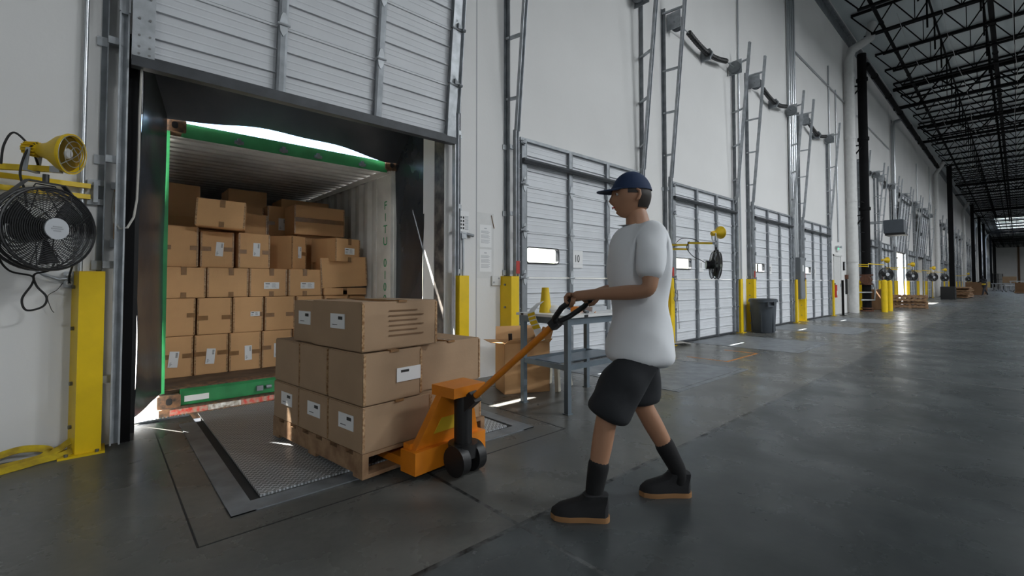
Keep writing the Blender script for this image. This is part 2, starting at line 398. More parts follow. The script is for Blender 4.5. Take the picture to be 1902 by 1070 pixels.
def run_pipe(y, z, r, x0, x1, m, lab, cat='sprinkler pipe', name='sprinkler_pipe'):
    q = MB().cyl((x0, y, z), (x1, y, z), r, n=10)
    x = x0 + 1.5
    while x < min(x1, 90): q.cyl((x, y, z), (x + .12, y, z), r * 1.25, n=10); x += 3.1
    return tag(q.build(name, m, smooth=True), lab, cat)
run_pipe(-3.95, 10.55, .075, 10, 180, 'black_steel', 'black sprinkler main running down the roof above the aisle')
run_pipe(-1.25, 10.55, .06, 10, 180, 'black_steel', 'black pipe run through the joists nearest the wall')
run_pipe(-.5, 9.85, .10, 22.6, 47, 'black_steel', 'thick black sprinkler feed pipe high along the white wall')
for y, lab in [(-2.45, 'upright bridging line of black bars between the middle of the joists'), (-3.75, 'upright bridging line of black bars beside the sprinkler main')]:
    m = MB(); m.bar((1, y, 11.2), (180, y, 11.2), .06, .06)
    for x in jx[7:45]: m.bar((x, y, 10.0), (x, y, 11.3), .05, .05, up=(1, 0, 0))
    tag(m.build('joist_bridging', 'black_steel'), lab, 'bridging')
for k, (y, sag) in enumerate([(-1.8, .1), (-2.9, .2), (-4.5, .15)]):
    m = MB(); pts = [(20 + i * 2.2, y + .06 * math.sin(i), 10.32 - sag * (i % 2)) for i in range(14)]; m.tube(pts, .008, 5)
    tag(m.build('roof_cable', 'conduit'), ['thin pale cable slung under the joists nearest the wall', 'thin pale cable slung under the middle of the joists', 'thin pale cable slung under the joists above the aisle'][k], 'cable')

# ------------------------------------------------------------------ high bay lamps (light is in LAMPS)
hb = None
for i, (x, y, z) in enumerate(LAMPS):
    lab = 'high bay ceiling lamp in the row above the aisle'
    if hb is None:
        t = thing('high_bay_light', lab, 'ceiling light', (x, y, z), group='high bay lamps')
        MB().box(-.8, .8, -.6, .6, -.1, 0).build('housing', 'silver', t); MB().cyl((0, 0, 0), (0, 0, 2), .015, n=6).build('hanger', 'galv', t); hb = tree_of(t)
    else: dup(hb, (x, y, z))

# ------------------------------------------------------------------ dock doors
SEC = DH / 5
def sec_profile():
    """(y,z) interior skin with ribs; interior faces -y"""
    pts = [(0.0, 0.0), (-.012, .002), (-.012, .022), (-.002, .026)]
    for zc, d in ((.10, .0022), (.15, .0022), (.205, .02), (.27, .0022), (.335, .0022), (.405, .02), (.47, .0022), (.53, .0022)):
        pts += [(-.002, zc - .008), (-.002 - d, zc - .003), (-.002 - d, zc + .003), (-.002, zc + .008)]
    pts += [(-.002, SEC - .024), (-.014, SEC - .02), (-.014, SEC - .002), (0, SEC - .002)]
    return pts
PROF = sec_profile()
def strip(m, x0, x1, zo, lo=None, hi=None, back=.035, mt=None):
    pr = [p for p in PROF if (lo is None or p[1] >= lo) and (hi is None or p[1] <= hi)]
    if lo is not None: pr = [(-.002, lo)] + pr
    if hi is not None: pr = pr + [(-.002, hi)]
    pr = [(y, z + zo) for y, z in pr]; pr += [(back, pr[-1][1]), (back, pr[0][1])]
    m.extr(pr, (x0, x1), 'X', mt)
WX0, WX1, WZ0, WZ1 = .13, .75, .20, .395       # window inside section index 2
def door_parts(add, number=None, simple=False, strut=True):
    """add(name, MB, material, parent_key)"""
    for k in range(5):
        m = MB(); z = k * SEC
        if k == 2:
            strip(m, 0, WX0, z); strip(m, WX1, DW, z); strip(m, WX0, WX1, z, None, WZ0); strip(m, WX0, WX1, z, WZ1, None)
        else: strip(m, 0, DW, z)
        add('door_section', m, 'door')
    for x, wd in ((.02, .09), (DW / 3 + .02, .075), (2 * DW / 3 - .02, .075), (DW - .1, .09)):
        m = MB()
        for k in range(5):
            m.extr([(x, -.004), (x, -.05), (x + wd * .25, -.055), (x + wd * .75, -.055), (x + wd, -.05), (x + wd, -.004)], (k * SEC + .012, (k + 1) * SEC - .012), 'Z')
        add('stile', m, 'stile')
        if simple: continue
        for k in range(1, 5):
            h = MB(); z = k * SEC; xc = x + wd / 2
            h.extr([(xc - .025, z + .06), (xc - .012, z + .10), (xc + .012, z + .10), (xc + .025, z + .06), (xc + .035, z), (xc + .025, z - .06), (xc, z - .10), (xc - .025, z - .06), (xc - .035, z)], (-.062, -.055), 'Y')
            h.cyl((xc - .05, -.066, z), (xc + .05, -.066, z), .011, n=8)
            add('hinge', h, 'galv')
    m = MB().extr([(-.012, -.0), (-.035, 0), (-.035, .02), (-.06, .02), (-.06, .045), (-.012, .045)], (0, DW), 'X'); add('bottom_rail', m, 'dark_rail')
    m = MB().box(-.0, DW, -.012, .03, -.035, .0); add('bottom_seal', m, 'rubber')
    if strut:
        m = MB().extr([(-.055, 0), (-.10, .0), (-.115, .03), (-.10, .06), (-.055, .06)], (0.01, DW - .01), 'X'); m.v = [(a, b, c + DH - .33) for a, b, c in m.v]; add('strut', m, 'dark_rail')
        m = MB().box(0, DW, -.045, .0, DH - .03, DH + .01); add('top_rail', m, 'stile')
def rounded_rect(x0, x1, z0, z1, r, n=4):
    out = []
    for cx, cz, a in ((x1 - r, z0 + r, -90), (x1 - r, z1 - r, 0), (x0 + r, z1 - r, 90), (x0 + r, z0 + r, 180)):
        for i in range(n + 1): t = math.radians(a + 90 * i / n); out.append((cx + r * math.cos(t), cz + r * math.sin(t)))
    return out
def window_parts(parent):
    z0 = 2 * SEC + WZ0; z1 = 2 * SEC + WZ1
    o = rounded_rect(WX0 - .014, WX1 + .014, z0 - .014, z1 + .014, .05); i = rounded_rect(WX0 + .001, WX1 - .001, z0 + .001, z1 - .001, .04)
    m = MB(); n = len(o); vs = [(a, y, b) for y in (-.022, .036) for (a, b) in o] + [(a, y, b) for y in (-.022, .036) for (a, b) in i]
    fs = []
    for k in range(n):
        q = (k + 1) % n; fs += [(k, q, 2 * n + q, 2 * n + k), (n + k, 3 * n + k, 3 * n + q, n + q), (k, n + k, n + q, q), (2 * n + k, 2 * n + q, 3 * n + q, 3 * n + k)]
    f = m.add(vs, fs).build('window_frame', 'black', parent)
    MB().extr(i, (.006, .012), 'Y').build('window_pane', 'glass', f)
def make_door(idx, number, label, loc, tilt=0, strut=True):
    t = struct(bpy.data.objects.new('door_%d' % idx, None)); C.objects.link(t); t.location = loc; t.rotation_euler = (tilt, 0, 0); t['label'] = label
    door_parts(lambda n, m, mt: m.build(n, mt, t), number, strut=strut)
    window_parts(t)
    if number:
        s = MB().box(1.02, 1.28, -.02, -.0165, 1.36, 1.62).build('number_sign', 'paper', t); text(number, .15, 'ink', s, 'number', (1.15, -.0215, 1.49), sx=.8)
    # roller brackets on both edges
    for sx, x in ((-1, 0), (1, DW)):
        for k in range(1, 6):
            z = min(k * SEC, DH - .08); m = MB().bar((x - sx * .06, -.05, z), (x + sx * .03, -.075, z), .03, .03).cyl((x + sx * .0, -.085, z), (x + sx * .045, -.085, z), .018, n=8)
            m.extr([(x - sx * .05, z + .0), (x - sx * .05, z + .06), (x + sx * .02, z + .01)], (-.09, -.055), 'Y'); m.build('roller_bracket', 'galv_dark', t)
    return t
YD = -.035
tilt_open = math.radians(5.5)
d1 = make_door(1, None, 'raised white sectional door above the open container bay', (DOORX[1], -.075, 2.76), tilt_open, strut=False)
# wide galvanised end plates and rope eye on the raised door
for x0, x1 in ((.0, .13), (DW - .10, DW)):
    m = MB().box(x0, x1, -.062, -.056, .0, 3.0).box(x0, x1, -.068, -.062, .02, .22)
    m.build('end_plate', 'galv', d1)
mm = MB()
for z in (.05, .1, .18, .3, .45, .62, .7, .8, .95, 1.1):
    for x in (.04, .10): mm.cyl((x, -.062, z), (x, -.071, z), .008, n=8)
mm.build('rivet', 'bolt', d1)
m = MB().box(0, DW, -.10, .0, -.05, .0).box(0, DW, -.105, -.095, -.05, .02); m.build('bottom_angle', 'dark_rail', d1)
make_door(2, '10', 'closed white sectional door numbered 10 behind the work table', (DOORX[2], YD, 0))
d3 = make_door(3, '11', 'closed white sectional door with a fan arm hanging across it', (DOORX[3], YD, 0))
make_door(4, '12', 'closed white sectional door right behind the grey bin', (DOORX[4], YD, 0))
make_door(5, '13', 'closed white sectional door between the electrical panel and the exit door', (DOORX[5], YD, 0))
# far doors: lighter build
def simple_door():
    t = struct(bpy.data.objects.new('door_6', None)); C.objects.link(t)
    door_parts(lambda n, m, mt: m.build(n, mt, t), simple=True); window_parts(t); return t
ORD = ['first', 'second', 'third', 'fourth', 'fifth', 'sixth']
sd = simple_door(); sdt = tree_of(sd); di = 6
def far_merge():
    m = MB()
    def ad(n, q, mt):
        for f in q.f: pass
        b = len(m.v); m.v += q.v; k = m._m(mt)
        for f in q.f: m.f.append(tuple(i + b for i in f)); m.mi.append(k)
    door_parts(ad, simple=True); return m.build('door_99', None)
fd = None
for i, x in enumerate(DOORX[6:]):
    g, k = divmod(i, 6); opened = (g == 0 and k in (2, 4))
    loc = (x, -.07, 2.76) if opened else (x, YD, 0); til = tilt_open if opened else 0
    lab = ('%s dock door past the black riser, %s' % (ORD[k], 'rolled up' if opened else 'closed')) if g == 0 else '%s dock door in the %s far block of docks' % (ORD[k], ORD[g - 1])
    if g == 0:
        o = sd if k == 0 else dup(sdt)
    else:
        if fd is None: fd = far_merge(); o = fd
        else: o = fd.copy(); C.objects.link(o)
    o.location = loc; o.rotation_euler = (til, 0, 0); o.name = 'door_%d' % di; di += 1; o['kind'] = 'structure'; o['label'] = lab

# ------------------------------------------------------------------ door tracks
TILT = (.42 - .10) / (6.55 - 3.1)
def ytr(z): return -.10 - max(0, z - 3.1) * TILT
def track_parts(add, s, tagred=False):
    """s=-1 left of door (track at x<0), +1 right. origin at door edge on the floor"""
    x = s * .045 if s > 0 else -.10
    m = MB(); m.extr([(x - .028, -.07), (x + .028, -.07), (x + .028, -.13), (x + .018, -.13), (x + .018, -.08), (x - .018, -.08), (x - .018, -.13), (x - .028, -.13)], (.02, 3.10), 'Z'); add('vertical_track', m, 'galv')
    m = MB(); xa = x + s * .085
    m.box(min(xa, xa + s * .035), max(xa, xa + s * .035), -.012, -.002, 0.02, 6.25); m.box(xa - .004, xa + .004, -.075, -.002, .02, 6.25); add('wall_angle', m, 'galv_dark')
    m = MB(); a = V((x, ytr(3.1), 3.08)); b = V((x, ytr(6.55), 6.55)); m.bar(a, b, .055, .012, up=(0, 1, 0)); m.bar(a + V((-.026, -.02, 0)), b + V((-.026, -.02, 0)), .008, .05, up=(0, 1, 0)); m.bar(a + V((.026, -.02, 0)), b + V((.026, -.02, 0)), .008, .05, up=(0, 1, 0)); add('inclined_rail', m, 'galv')
    for z in (3.49, 4.28, 5.07, 6.16):
        m = MB(); m.bar((xa, -.01, z), (x, ytr(z), z + .02), .045, .03); add('rung', m, 'galv')
    for z in (.45, 1.25, 2.0, 2.85):
        m = MB().box(min(xa, x), max(xa, x), -.085, -.045, z, z + .05).box(min(xa, xa + s * .06), max(xa, xa + s * .06), -.016, -.002, z - .01, z + .055); add('track_bracket', m, 'galv')
    if tagred: m = MB().box(x - .03, x + .03, -.137, -.132, 1.26, 1.42); add('tag_plate', m, 'redtag')
def make_track(name, s, label, loc, group, red=False, merged=False):
    if merged:
        m = MB()
        def ad(n, q, mt):
            b = len(m.v); m.v += q.v; k = m._m(mt)
            for f in q.f: m.f.append(tuple(i + b for i in f)); m.mi.append(k)
        track_parts(ad, s, red); o = m.build(name, None, loc=loc); return tag(o, label, 'door track', group)
    t = thing(name, label, 'door track', loc, group=group); track_parts(lambda n, m, mt: m.build(n, mt, t), s, red); return t
DNAMES = ['leftmost hidden bay', 'open container bay', 'door numbered 10', 'door with the fan arm', 'door behind the grey bin', 'door beside the electrical panel']
def dn(i):
    if i < 6: return DNAMES[i]
    g, k = divmod(i - 6, 6)
    return '%s door past the riser' % ORD[k] if g == 0 else '%s door, %s far block' % (ORD[k], ORD[g - 1])
TL = TR = FL = FR = None
# ------------------------------------------------------------------ spring shafts, guards
def shaft_parts(add):
    sag = lambda x: -.13 * math.sin(PI * min(1, max(0, (x - .55) / (DW - 1.1))))
    y, z = -.16, 6.02
    add('shaft', MB().tube([(-.05, y, z), (.5, y, z)] + [(.5 + (DW - 1.0) * i / 8, y, z + sag(.5 + (DW - 1.0) * i / 8)) for i in range(1, 8)] + [(DW - .5, y, z), (DW + .05, y, z)], .013, 8), 'conduit')
    for a, b in ((.55, DW / 2 - .03), (DW / 2 + .03, DW - .55)):
        pts = [(a + (b - a) * i / 24, y, z + sag(a + (b - a) * i / 24)) for i in range(25)]
        add('torsion_spring', MB().tube(pts, [.05 if i % 2 else .056 for i in range(25)], 10), 'black')
    for xc in (.10, DW - .10):
        add('cable_drum', MB().cyl((xc - .04, y, z), (xc - .03, y, z), .13, n=20).cyl((xc - .03, y, z), (xc + .03, y, z), .10, n=20).cyl((xc + .03, y, z), (xc + .04, y, z), .13, n=20), 'galv_dark')
    for xc in (-.0, DW):
        add('bearing_plate', MB().box(xc - .006, xc + .006, -.28, -.003, z - .12, z + .2), 'galv')
    add('centre_bracket', MB().box(DW / 2 - .03, DW / 2 + .03, -.20, -.003, z - .25, z - .03).cyl((DW / 2 - .03, y, z - .13), (DW / 2 + .03, y, z - .13), .085, n=14), 'galv_dark')
def guard_parts(add, s):
    # origin at the door-side bottom corner; the guard spreads away from the door; s=-1 left of the door
    P = lambda pts: [(s * a, b) for a, b in pts]
    t = .008; H = 1.225
    outer = [(.17, 0), (.13, -.165), (.0, -.165), (.0, -.03)]; inner = [(0 + t, -.03), (t, -.165 + t), (.13 - t, -.165 + t), (.17 - t, 0)]
    add('guard_plate', MB().extr(P(outer + inner), (.012, H), 'Z'), 'yellow')
    add('cap', MB().extr(P([(.17, 0), (.13, -.165), (0, -.165), (0, 0)]), (H - .004, H + .002), 'Z'), 'yellow')
    add('base_plate', MB().extr(P([(.21, 0), (.21, -.2), (-.02, -.2), (-.02, 0)]), (0, .014), 'Z'), 'yellow')
    for z in (.18, .47, .84, 1.12): c = V((s * .152, -.075, z)); n = V((s * .97, -.24, 0)); add('anchor_bolt', MB().cyl(c, c + n * .016, .014, n=6), 'bolt')
    for x in (.02, .17): add('anchor_bolt', MB().cyl((s * x, -.185, .014), (s * x, -.185, .03), .011, n=6), 'bolt')
def merged_parts(fn, name, *a):
    m = MB()
    def ad(n, q, mt):
        b = len(m.v); m.v += q.v; k = m._m(mt)
        for f in q.f: m.f.append(tuple(i + b for i in f)); m.mi.append(k)
    fn(ad, *a); return m.build(name, None)
near = {}; farp = {}
def place(key, fn, a, name, cat, label, loc, group, far):
    d = farp if far else near
    if key not in d:
        if far: o = merged_parts(fn, name, *a)
        else:
            o = thing(name, label, cat); fn(lambda n, m, mt: m.build(n, mt, o), *a)
        d[key] = tree_of(o)
    else: o = dup(d[key])
    o.location = loc; tag(o, label, cat, group); return o
for i, x in enumerate(DOORX):
    if i == 0: continue
    far = i > 11; nm = dn(i)
    gl_ = 'dock door tracks'
    for s, xo, side in ((-1, x, 'left'), (1, x + DW, 'right')):
        place(('t%d' if i > 1 else 'u%d') % s, track_parts, (s, s < 0 and i > 1), 'door_track', 'door track', 'galvanised leaning ladder track %s of the %s' % (side, nm), (xo + (.06 if i == 1 and s < 0 else 0), 0, 0), gl_, far)
        gx = x - .11 if s < 0 else x + DW + .06
        if i in (0,): continue
        place('g%d' % s, guard_parts, (s,), 'track_guard', 'post guard', 'yellow track guard %s of the %s' % (side, nm), (gx, 0, 0), 'yellow track guards', far)
    place('s', shaft_parts, (), 'torsion_spring_shaft', 'door spring', 'torsion spring shaft over the %s' % nm, (x, 0, 0), 'torsion spring shafts', far)

# ------------------------------------------------------------------ open bay: jambs, curtains, container
BX0, BX1 = .18, 2.90
for s, x, lab in ((-1, BX0, 'dark steel channel on the left jamb of the open bay'), (1, BX1 - .0, 'mottled steel channel on the right jamb of the open bay')):
    m = MB(); m.box(x - .035, x + .035, -.05, .0, 0, 3.0) if False else None
    m.box(min(x - s * .006, x + s * .05), max(x - s * .006, x + s * .05), .004, .196, .0, 2.98)
    if s < 0: m.box(x - .065, x + .006, -.02, -.002, .0, 2.98)
    tag(m.build('jamb_channel', 'jamb_mottle' if s > 0 else 'black_steel'), lab, 'door jamb')
# shelter frame outside the wall
m = MB().box(BX1 - .01, BX1 + .14, .2, .44, -.6, 3.3); tag(m.build('shelter_post', 'wall'), 'white right hand frame post of the dock shelter', 'frame post')
m = MB().box(BX0 - .12, BX0 + .04, .2, .44, -.6, 3.3); tag(m.build('shelter_post', 'black'), 'black left hand frame post of the dock shelter', 'frame post')
m = MB().box(BX0 - .12, BX1 + .14, .2, .50, 3.0, 3.3).box(BX0 - .12, 1.75, .5, .62, 3.1, 3.3).box(2.30, BX1 + .14, .5, .62, 3.1, 3.3); tag(m.build('shelter_header', 'black'), 'black header box of the dock shelter', 'header')  # unseen slot in the header shaped so a sun strip reaches the floor
def sheet(name, f, nu, nv, th, m, lab, cat):
    b = MB(); vs = []; fs = []
    g = [[V(f(i / nu, j / nv)) for j in range(nv + 1)] for i in range(nu + 1)]
    idx = lambda k, i, j: k * (nu + 1) * (nv + 1) + i * (nv + 1) + j
    for k in (0, 1):
        for i in range(nu + 1):
            for j in range(nv + 1):
                du = g[min(i + 1, nu)][j] - g[max(i - 1, 0)][j]; dv = g[i][min(j + 1, nv)] - g[i][max(j - 1, 0)]
                n = du.cross(dv).normalized(); vs.append(g[i][j] + n * (th * k))
    for i in range(nu):
        for j in range(nv):
            fs.append((idx(0, i, j), idx(0, i + 1, j), idx(0, i + 1, j + 1), idx(0, i, j + 1))); fs.append((idx(1, i, j), idx(1, i, j + 1), idx(1, i + 1, j + 1), idx(1, i + 1, j)))
    for i in range(nu):
        for j in (0, nv): fs.append((idx(0, i, j), idx(0, i + 1, j), idx(1, i + 1, j), idx(1, i, j)))
    for j in range(nv):
        for i in (0, nu): fs.append((idx(0, i, j), idx(0, i, j + 1), idx(1, i, j + 1), idx(1, i, j)))
    b.add(vs, fs); o = b.build(name, m, smooth=True); return tag(o, lab, cat) if lab else o
CY = 1.05; CX0, CX1 = .43, 2.86; CZ0, CZ1 = -.02, 2.70
sheet('side_curtain', lambda u, v: (BX0 + .04 + (CX0 + .012 - BX0 - .04) * u + .018 * math.sin(9 * v + 4 * u) * (1 - u), .43 + (CY - .012 - .43) * u + .03 * math.sin(7 * v + 5 * u) * u, .06 * (1 - u) + .12 * u + 3.0 * v), 10, 40, .006, 'curtain', 'black vinyl curtain sealing the left side of the container', 'dock curtain')
sheet('side_curtain', lambda u, v: (BX1 - .01 + (CX1 + .0 - BX1) * u + .015 * math.sin(8 * v + 3 * u + 1), .43 + (CY + .03 - .43) * u + .05 * math.sin(6.5 * v + 3.5 * u) * math.sin(PI * min(1, u + .1)), -.1 + 3.15 * v), 10, 40, .006, 'curtain', 'black creased vinyl curtain sealing the right side of the container', 'dock curtain')
def headf(u, v):
    arcz = .105 * math.sin(PI * min(1, max(0, (u - .10) / .8)))
    return (BX0 - .05 + (BX1 + .1 - BX0) * u, .63 + .39 * v, 3.12 + (2.69 + arcz - 3.12) * v + .01 * math.sin(20 * u) * v)
sheet('head_curtain', headf, 40, 8, .006, 'curtain', 'black vinyl head curtain bowed above the container top', 'dock curtain')
# ---- container
ct = thing('shipping_container', 'green shipping container backed up to the open bay with its doors open', 'shipping container', ((CX0 + CX1) / 2, CY, CZ0))
OX = -(CX0 + CX1) / 2; OY = -CY; OZ = -CZ0
def cpart(name, m, mt, **k):
    m.v = [(a + OX, b + OY, c + OZ) for a, b, c in m.v]; return m.build(name, mt, ct, **k)
CL = 12.0
cpart('corner_post', MB().box(CX0, CX0 + .045, CY, CY + .12, .1, CZ1 - .1), 'green')
cpart('corner_post', MB().box(CX1 - .035, CX1, CY, CY + .14, .1, CZ1 - .1), 'contwall')
for x0 in (CX0, CX1 - .16):
    for z0 in (CZ0 - .02, CZ1 - .1):
        m = MB().extr(rounded_rect(x0 - .01, x0 + .17, z0, z0 + .12, .012) , (CY - .02, CY + .15), 'Y')
        c = cpart('corner_casting', m, 'rust')
        h = MB().extr(rounded_rect(x0 + .055 + OX, x0 + .105 + OX, z0 + .03 + OZ, z0 + .095 + OZ, .022), (CY - .023 + OY, CY - .019 + OY), 'Y'); h.build('casting_hole', 'ink', c)
cpart('header_beam', MB().extr([(CY, CZ1 - .14), (CY, CZ1), (CY + .12, CZ1), (CY + .12, CZ1 - .11)], (CX0 + .14, CX1 - .14), 'X'), 'green')
for x in (CX0 + .62, CX0 + 1.05, CX0 + 1.42, CX0 + 1.95):
    cpart('lock_cam', MB().cyl((x - .04, CY - .02, CZ1 - .10), (x + .04, CY - .02, CZ1 - .10), .018, n=8).box(x - .015, x + .015, CY - .04, CY, CZ1 - .12, CZ1 - .06), 'galv_dark')
sl = cpart('sill_beam', MB().extr([(CY, -.03), (CY, .10), (CY + .03, .12), (CY + .15, .12), (CY + .15, -.03)], (CX0 + .17, CX1 - .17), 'X'), 'green')
cpart('sill_plate', MB().box(CX0 + .04, CX1 - .04, CY + .03, CY + .2, .118, .128), 'rust')
for x in (CX0 + .85, CX0 + 1.35, CX0 + 1.9): cpart('lock_cam', MB().box(x - .03, x + .03, CY - .035, CY, .01, .06).cyl((x + .06, CY - .02, .04), (x + .11, CY - .02, .04), .02, n=8), 'galv_dark')
cpart('forklift_label', MB().box(CX0 + .2, CX0 + .40, CY - .004, CY + .0, .0, .055), 'paper')
cpart('container_floor', MB().box(CX0 + .03, CX1 - .03, CY + .1, CY + CL, .06, .12), 'contfloor')
def corr(a0, a1, pitch=.28, d=.036):
    p = []; x = a0
    while x < a1: p += [(x, 0), (x + .07, 0), (x + .14, d), (x + .21, d)]; x += pitch
    return [q for q in p if q[0] <= a1]
pr = corr(CY + .42, CY + CL)
right = [(CX1 - .045 - (.036 - d), y) for y, d in pr]; prof = [(CX1 - .07, CY + .02), (CX1 - .07, CY + .42)] + right + [(CX1 - .02, CY + CL), (CX1 - .02, CY + .02)]
cpart('right_side_wall', MB().extr(prof, (.1, CZ1 - .06), 'Z'), 'contwall')
left = [(CX0 + .045 + (.036 - d), y) for y, d in pr]; prof = [(CX0 + .045, CY + .1)] + left + [(CX0 + .02, CY + CL), (CX0 + .02, CY + .1)]
cpart('left_side_wall', MB().extr(prof, (.1, CZ1 - .06), 'Z'), 'contwall')
p = []; y = CY + .1
while y < CY + CL: p += [(y, CZ1 - .075), (y + .07, CZ1 - .075), (y + .10, CZ1 - .03), (y + .17, CZ1 - .03)]; y += .2
p += [(CY + CL, CZ1 - .02), (CY + .1, CZ1 - .02)]
cpart('container_roof', MB().extr(p, (CX0 + .03, CX1 - .03), 'X'), 'contwall')
cpart('roof_rail', MB().box(CX1 - .09, CX1 - .03, CY + .05, CY + CL, CZ1 - .14, CZ1 - .07), 'contwall')
cpart('end_wall', MB().box(CX0 + .02, CX1 - .02, CY + CL, CY + CL + .03, .1, CZ1 - .05), 'contwall')
for k, chh in enumerate('FITU 010009'):
    if chh == ' ': continue
    z = 2.16 - k * .158 + (0.03 if k > 4 else 0)
    text(chh, .155, 'letter', ct, 'serial_letter', (CX1 - .072 + OX, CY + .17 + OY, z + OZ), (PI / 2, 0, -PI / 2), ext=.001, sx=1.15)
# chassis bumper under the container with worn red and white tape
bt = thing('trailer_bumper', 'rusted trailer bumper with worn red and white tape under the container', 'trailer bumper', ((CX0 + CX1) / 2, CY - .08, -.16))
def bp_(name, m, mt): m.v = [(a + OX, b - CY + .08, c + .16) for a, b, c in m.v]; return m.build(name, mt, bt)
bp_('bumper_beam', MB().box(CX0 - .0, CX1, CY - .08, CY + .1, -.16, -.035), 'rust')
x = CX0 + .08; k = 0
while x < CX1 - .2:
    L = .28 if k % 2 else .3; bp_('tape_strip', MB().box(x, x + L, CY - .084, CY - .08, -.095, -.045), 'red' if k % 2 == 0 else 'worn_white'); x += L + .004; k += 1
bp_('notice_plate', MB().box(CX0 + 1.1, CX0 + 1.34, CY - .085, CY - .08, -.15, -.10), 'paper')
text('TO', .06, 'ink', bt, 'plate_lettering', (CX0 + 1.17 + OX, -.007, .035))

# ------------------------------------------------------------------ cartons in the container
def carton(label, x0, x1, y, d, z0, z1, yaw=0, tp='h', lab=None, labpos=(0, 0), labrot=0, group=None, m='card', name='cardboard_box', tilt=0, shiny=True, loc=None, sag=0):
    W = x1 - x0; H = z1 - z0
    t = thing(name, label, 'cardboard box', loc or ((x0 + x1) / 2, y, z0), yaw, group); 
    if tilt: t.rotation_euler = (0, tilt, yaw)
    b = MB().box(-W / 2, W / 2, 0, d, 0, H); o = b.build('carton_body', m, t, bevel=.006)
    bm = bmesh.new(); bm.from_mesh(o.data); bmesh.ops.subdivide_edges(bm, edges=[e for e in bm.edges if e.calc_length() > .1], cuts=3, use_grid_fill=True)
    for v in bm.verts:
        fx = 1 - (2 * v.co.x / W) ** 2; fz = 1 - (2 * v.co.z / H - 1) ** 2; fy = 1 - (2 * v.co.y / d - 1) ** 2
        k1 = max(0, fx) * max(0, fz); bul = .006
        if v.co.y < .01: v.co.y -= bul * k1 
        k2 = max(0, fx) * max(0, fy)
        if v.co.z > H - .01: v.co.z -= (.008 + sag) * k2
        v.co.x += R_.uniform(-1, 1) * .0012; v.co.z += R_.uniform(-1, 1) * .0012
    bm.to_mesh(o.data); bm.free()
    e = .0075
    def tape(x0, x1, z0, z1, mt='tape'): MB().box(x0, x1, -e, -.0005, z0, z1).build('packing_tape', mt, t)
    if tp == 'h':
        zz = H * R_.uniform(.45, .55); L = W * R_.uniform(.22, .34); h = .048
        if R_.random() < .8: tape(-W / 2 - .001, -W / 2 + L, zz - h / 2, zz + h / 2)
        tape(W / 2 - L, W / 2 + .001, zz - h / 2, zz + h / 2)
        MB().box(W / 2 - .0015, W / 2 + .0015, .01, d * .9, zz - h / 2, zz + h / 2).build('packing_tape', 'tape', t)
    if tp == 'v':
        xx = R_.uniform(-.08, .08) * W; h = .05
        tape(xx - h / 2, xx + h / 2, H - .085, H + .001); tape(xx - h / 2, xx + h / 2, -.001, .06)
        MB().box(xx - h / 2, xx + h / 2, -.001, d, H - .0012 - .006 - sag * .4, H + .001).build('packing_tape', 'tape', t)
    if tp == 'seam':
        tape(-W / 2 + .01, W / 2 - .01, H / 2 - .03, H / 2 + .03)
    if shiny:
        for sx in (-1, 1): MB().box(sx * (W / 2 - .008) - .008, sx * (W / 2 - .008) + .008, -e * .5, .001, .01, H - .01).build('edge_tape', 'tape_shiny', t)
    if lab:
        lw, lh = lab; cx, cz = labpos; X = M4.Translation((cx, 0, cz)) @ M4.Rotation(labrot, 4, 'Y')
        p = MB().box(-lw / 2, lw / 2, -.0105, -.0095, -lh / 2, lh / 2, X=X).build('shipping_label', 'paper', t)
        q = MB()
        if lh > lw:
            for k in range(7): q.box(lw * .15 , lw * .38, -.0112, -.0105, lh * (.12 + k * .045), lh * (.12 + k * .045) + lh * .022, X=X)
            for k in range(5): q.box(-lw * .35, -lw * (.35 - .1 * (k % 3) - .08), -.0112, -.0105, -lh * (.42 - k * .05), -lh * (.42 - k * .05) + .003, X=X)
        else:
            q.box(-lw * .4, -lw * .12, -.0112, -.0105, lh * .22, lh * .34, X=X)
            for k in range(4): q.box(lw * .02, lw * (.25 + .06 * (k % 2)), -.0112, -.0105, lh * (.28 - k * .18), lh * (.28 - k * .18) + .003, X=X)
            for k in range(3): q.box(-lw * .4, -lw * (.2), -.0112, -.0105, -lh * (.05 + k * .12), -lh * (.05 + k * .12) + .002, X=X)
        q.build('print', 'ink', p)
    return t
FY = 1.75; GC = 'cartons stacked in the container'
def row(desc, zs, xs, tp, labs, d=.42, yy=None):
    for i, (a, b) in enumerate(xs):
        z0, z1 = zs; L = labs.get(i)
        pos = ['leftmost', 'second from left', 'third from left', 'fourth from left', 'fifth from left', 'sixth from left'][i]
        carton('brown carton, %s in the %s of the container stack' % (pos, desc), a + .004, b - .004, (yy or FY) + R_.uniform(-.012, .012), d, z0, z1 - .004, R_.uniform(-.02, .02), tp if not (tp == 'h' and i in ()) else 'v',
               lab=L[0] if L else None, labpos=L[1] if L else (0, 0), labrot=L[2] if L else 0, group=GC)
row('bottom row', (.12, .565), [(.49, .785), (.79, 1.12), (1.125, 1.46), (1.465, 1.81), (1.82, 2.15), (2.16, 2.5)], 'h', {0: ((.085, .17), (-.03, .2), .1), 1: ((.085, .17), (-.01, .2), .08), 2: ((.075, .17), (.03, .2), -.02), 3: ((.075, .17), (.0, .2), 0)})
row('second row up', (.565, .98), [(.49, .80), (.81, 1.15), (1.155, 1.48), (1.49, 1.84), (1.85, 2.18), (2.19, 2.52)], 'h', {2: ((.1, .055), (.07, .21), 0)})
row('third row up', (.98, 1.32), [(.49, .89), (.895, 1.315), (1.32, 1.745), (1.75, 2.17)], 'v', {2: ((.17, .08), (.03, .13), 0), 3: ((.17, .08), (.02, .13), 0)}, d=.55)
G4 = 'loose cartons on top of the container stack'
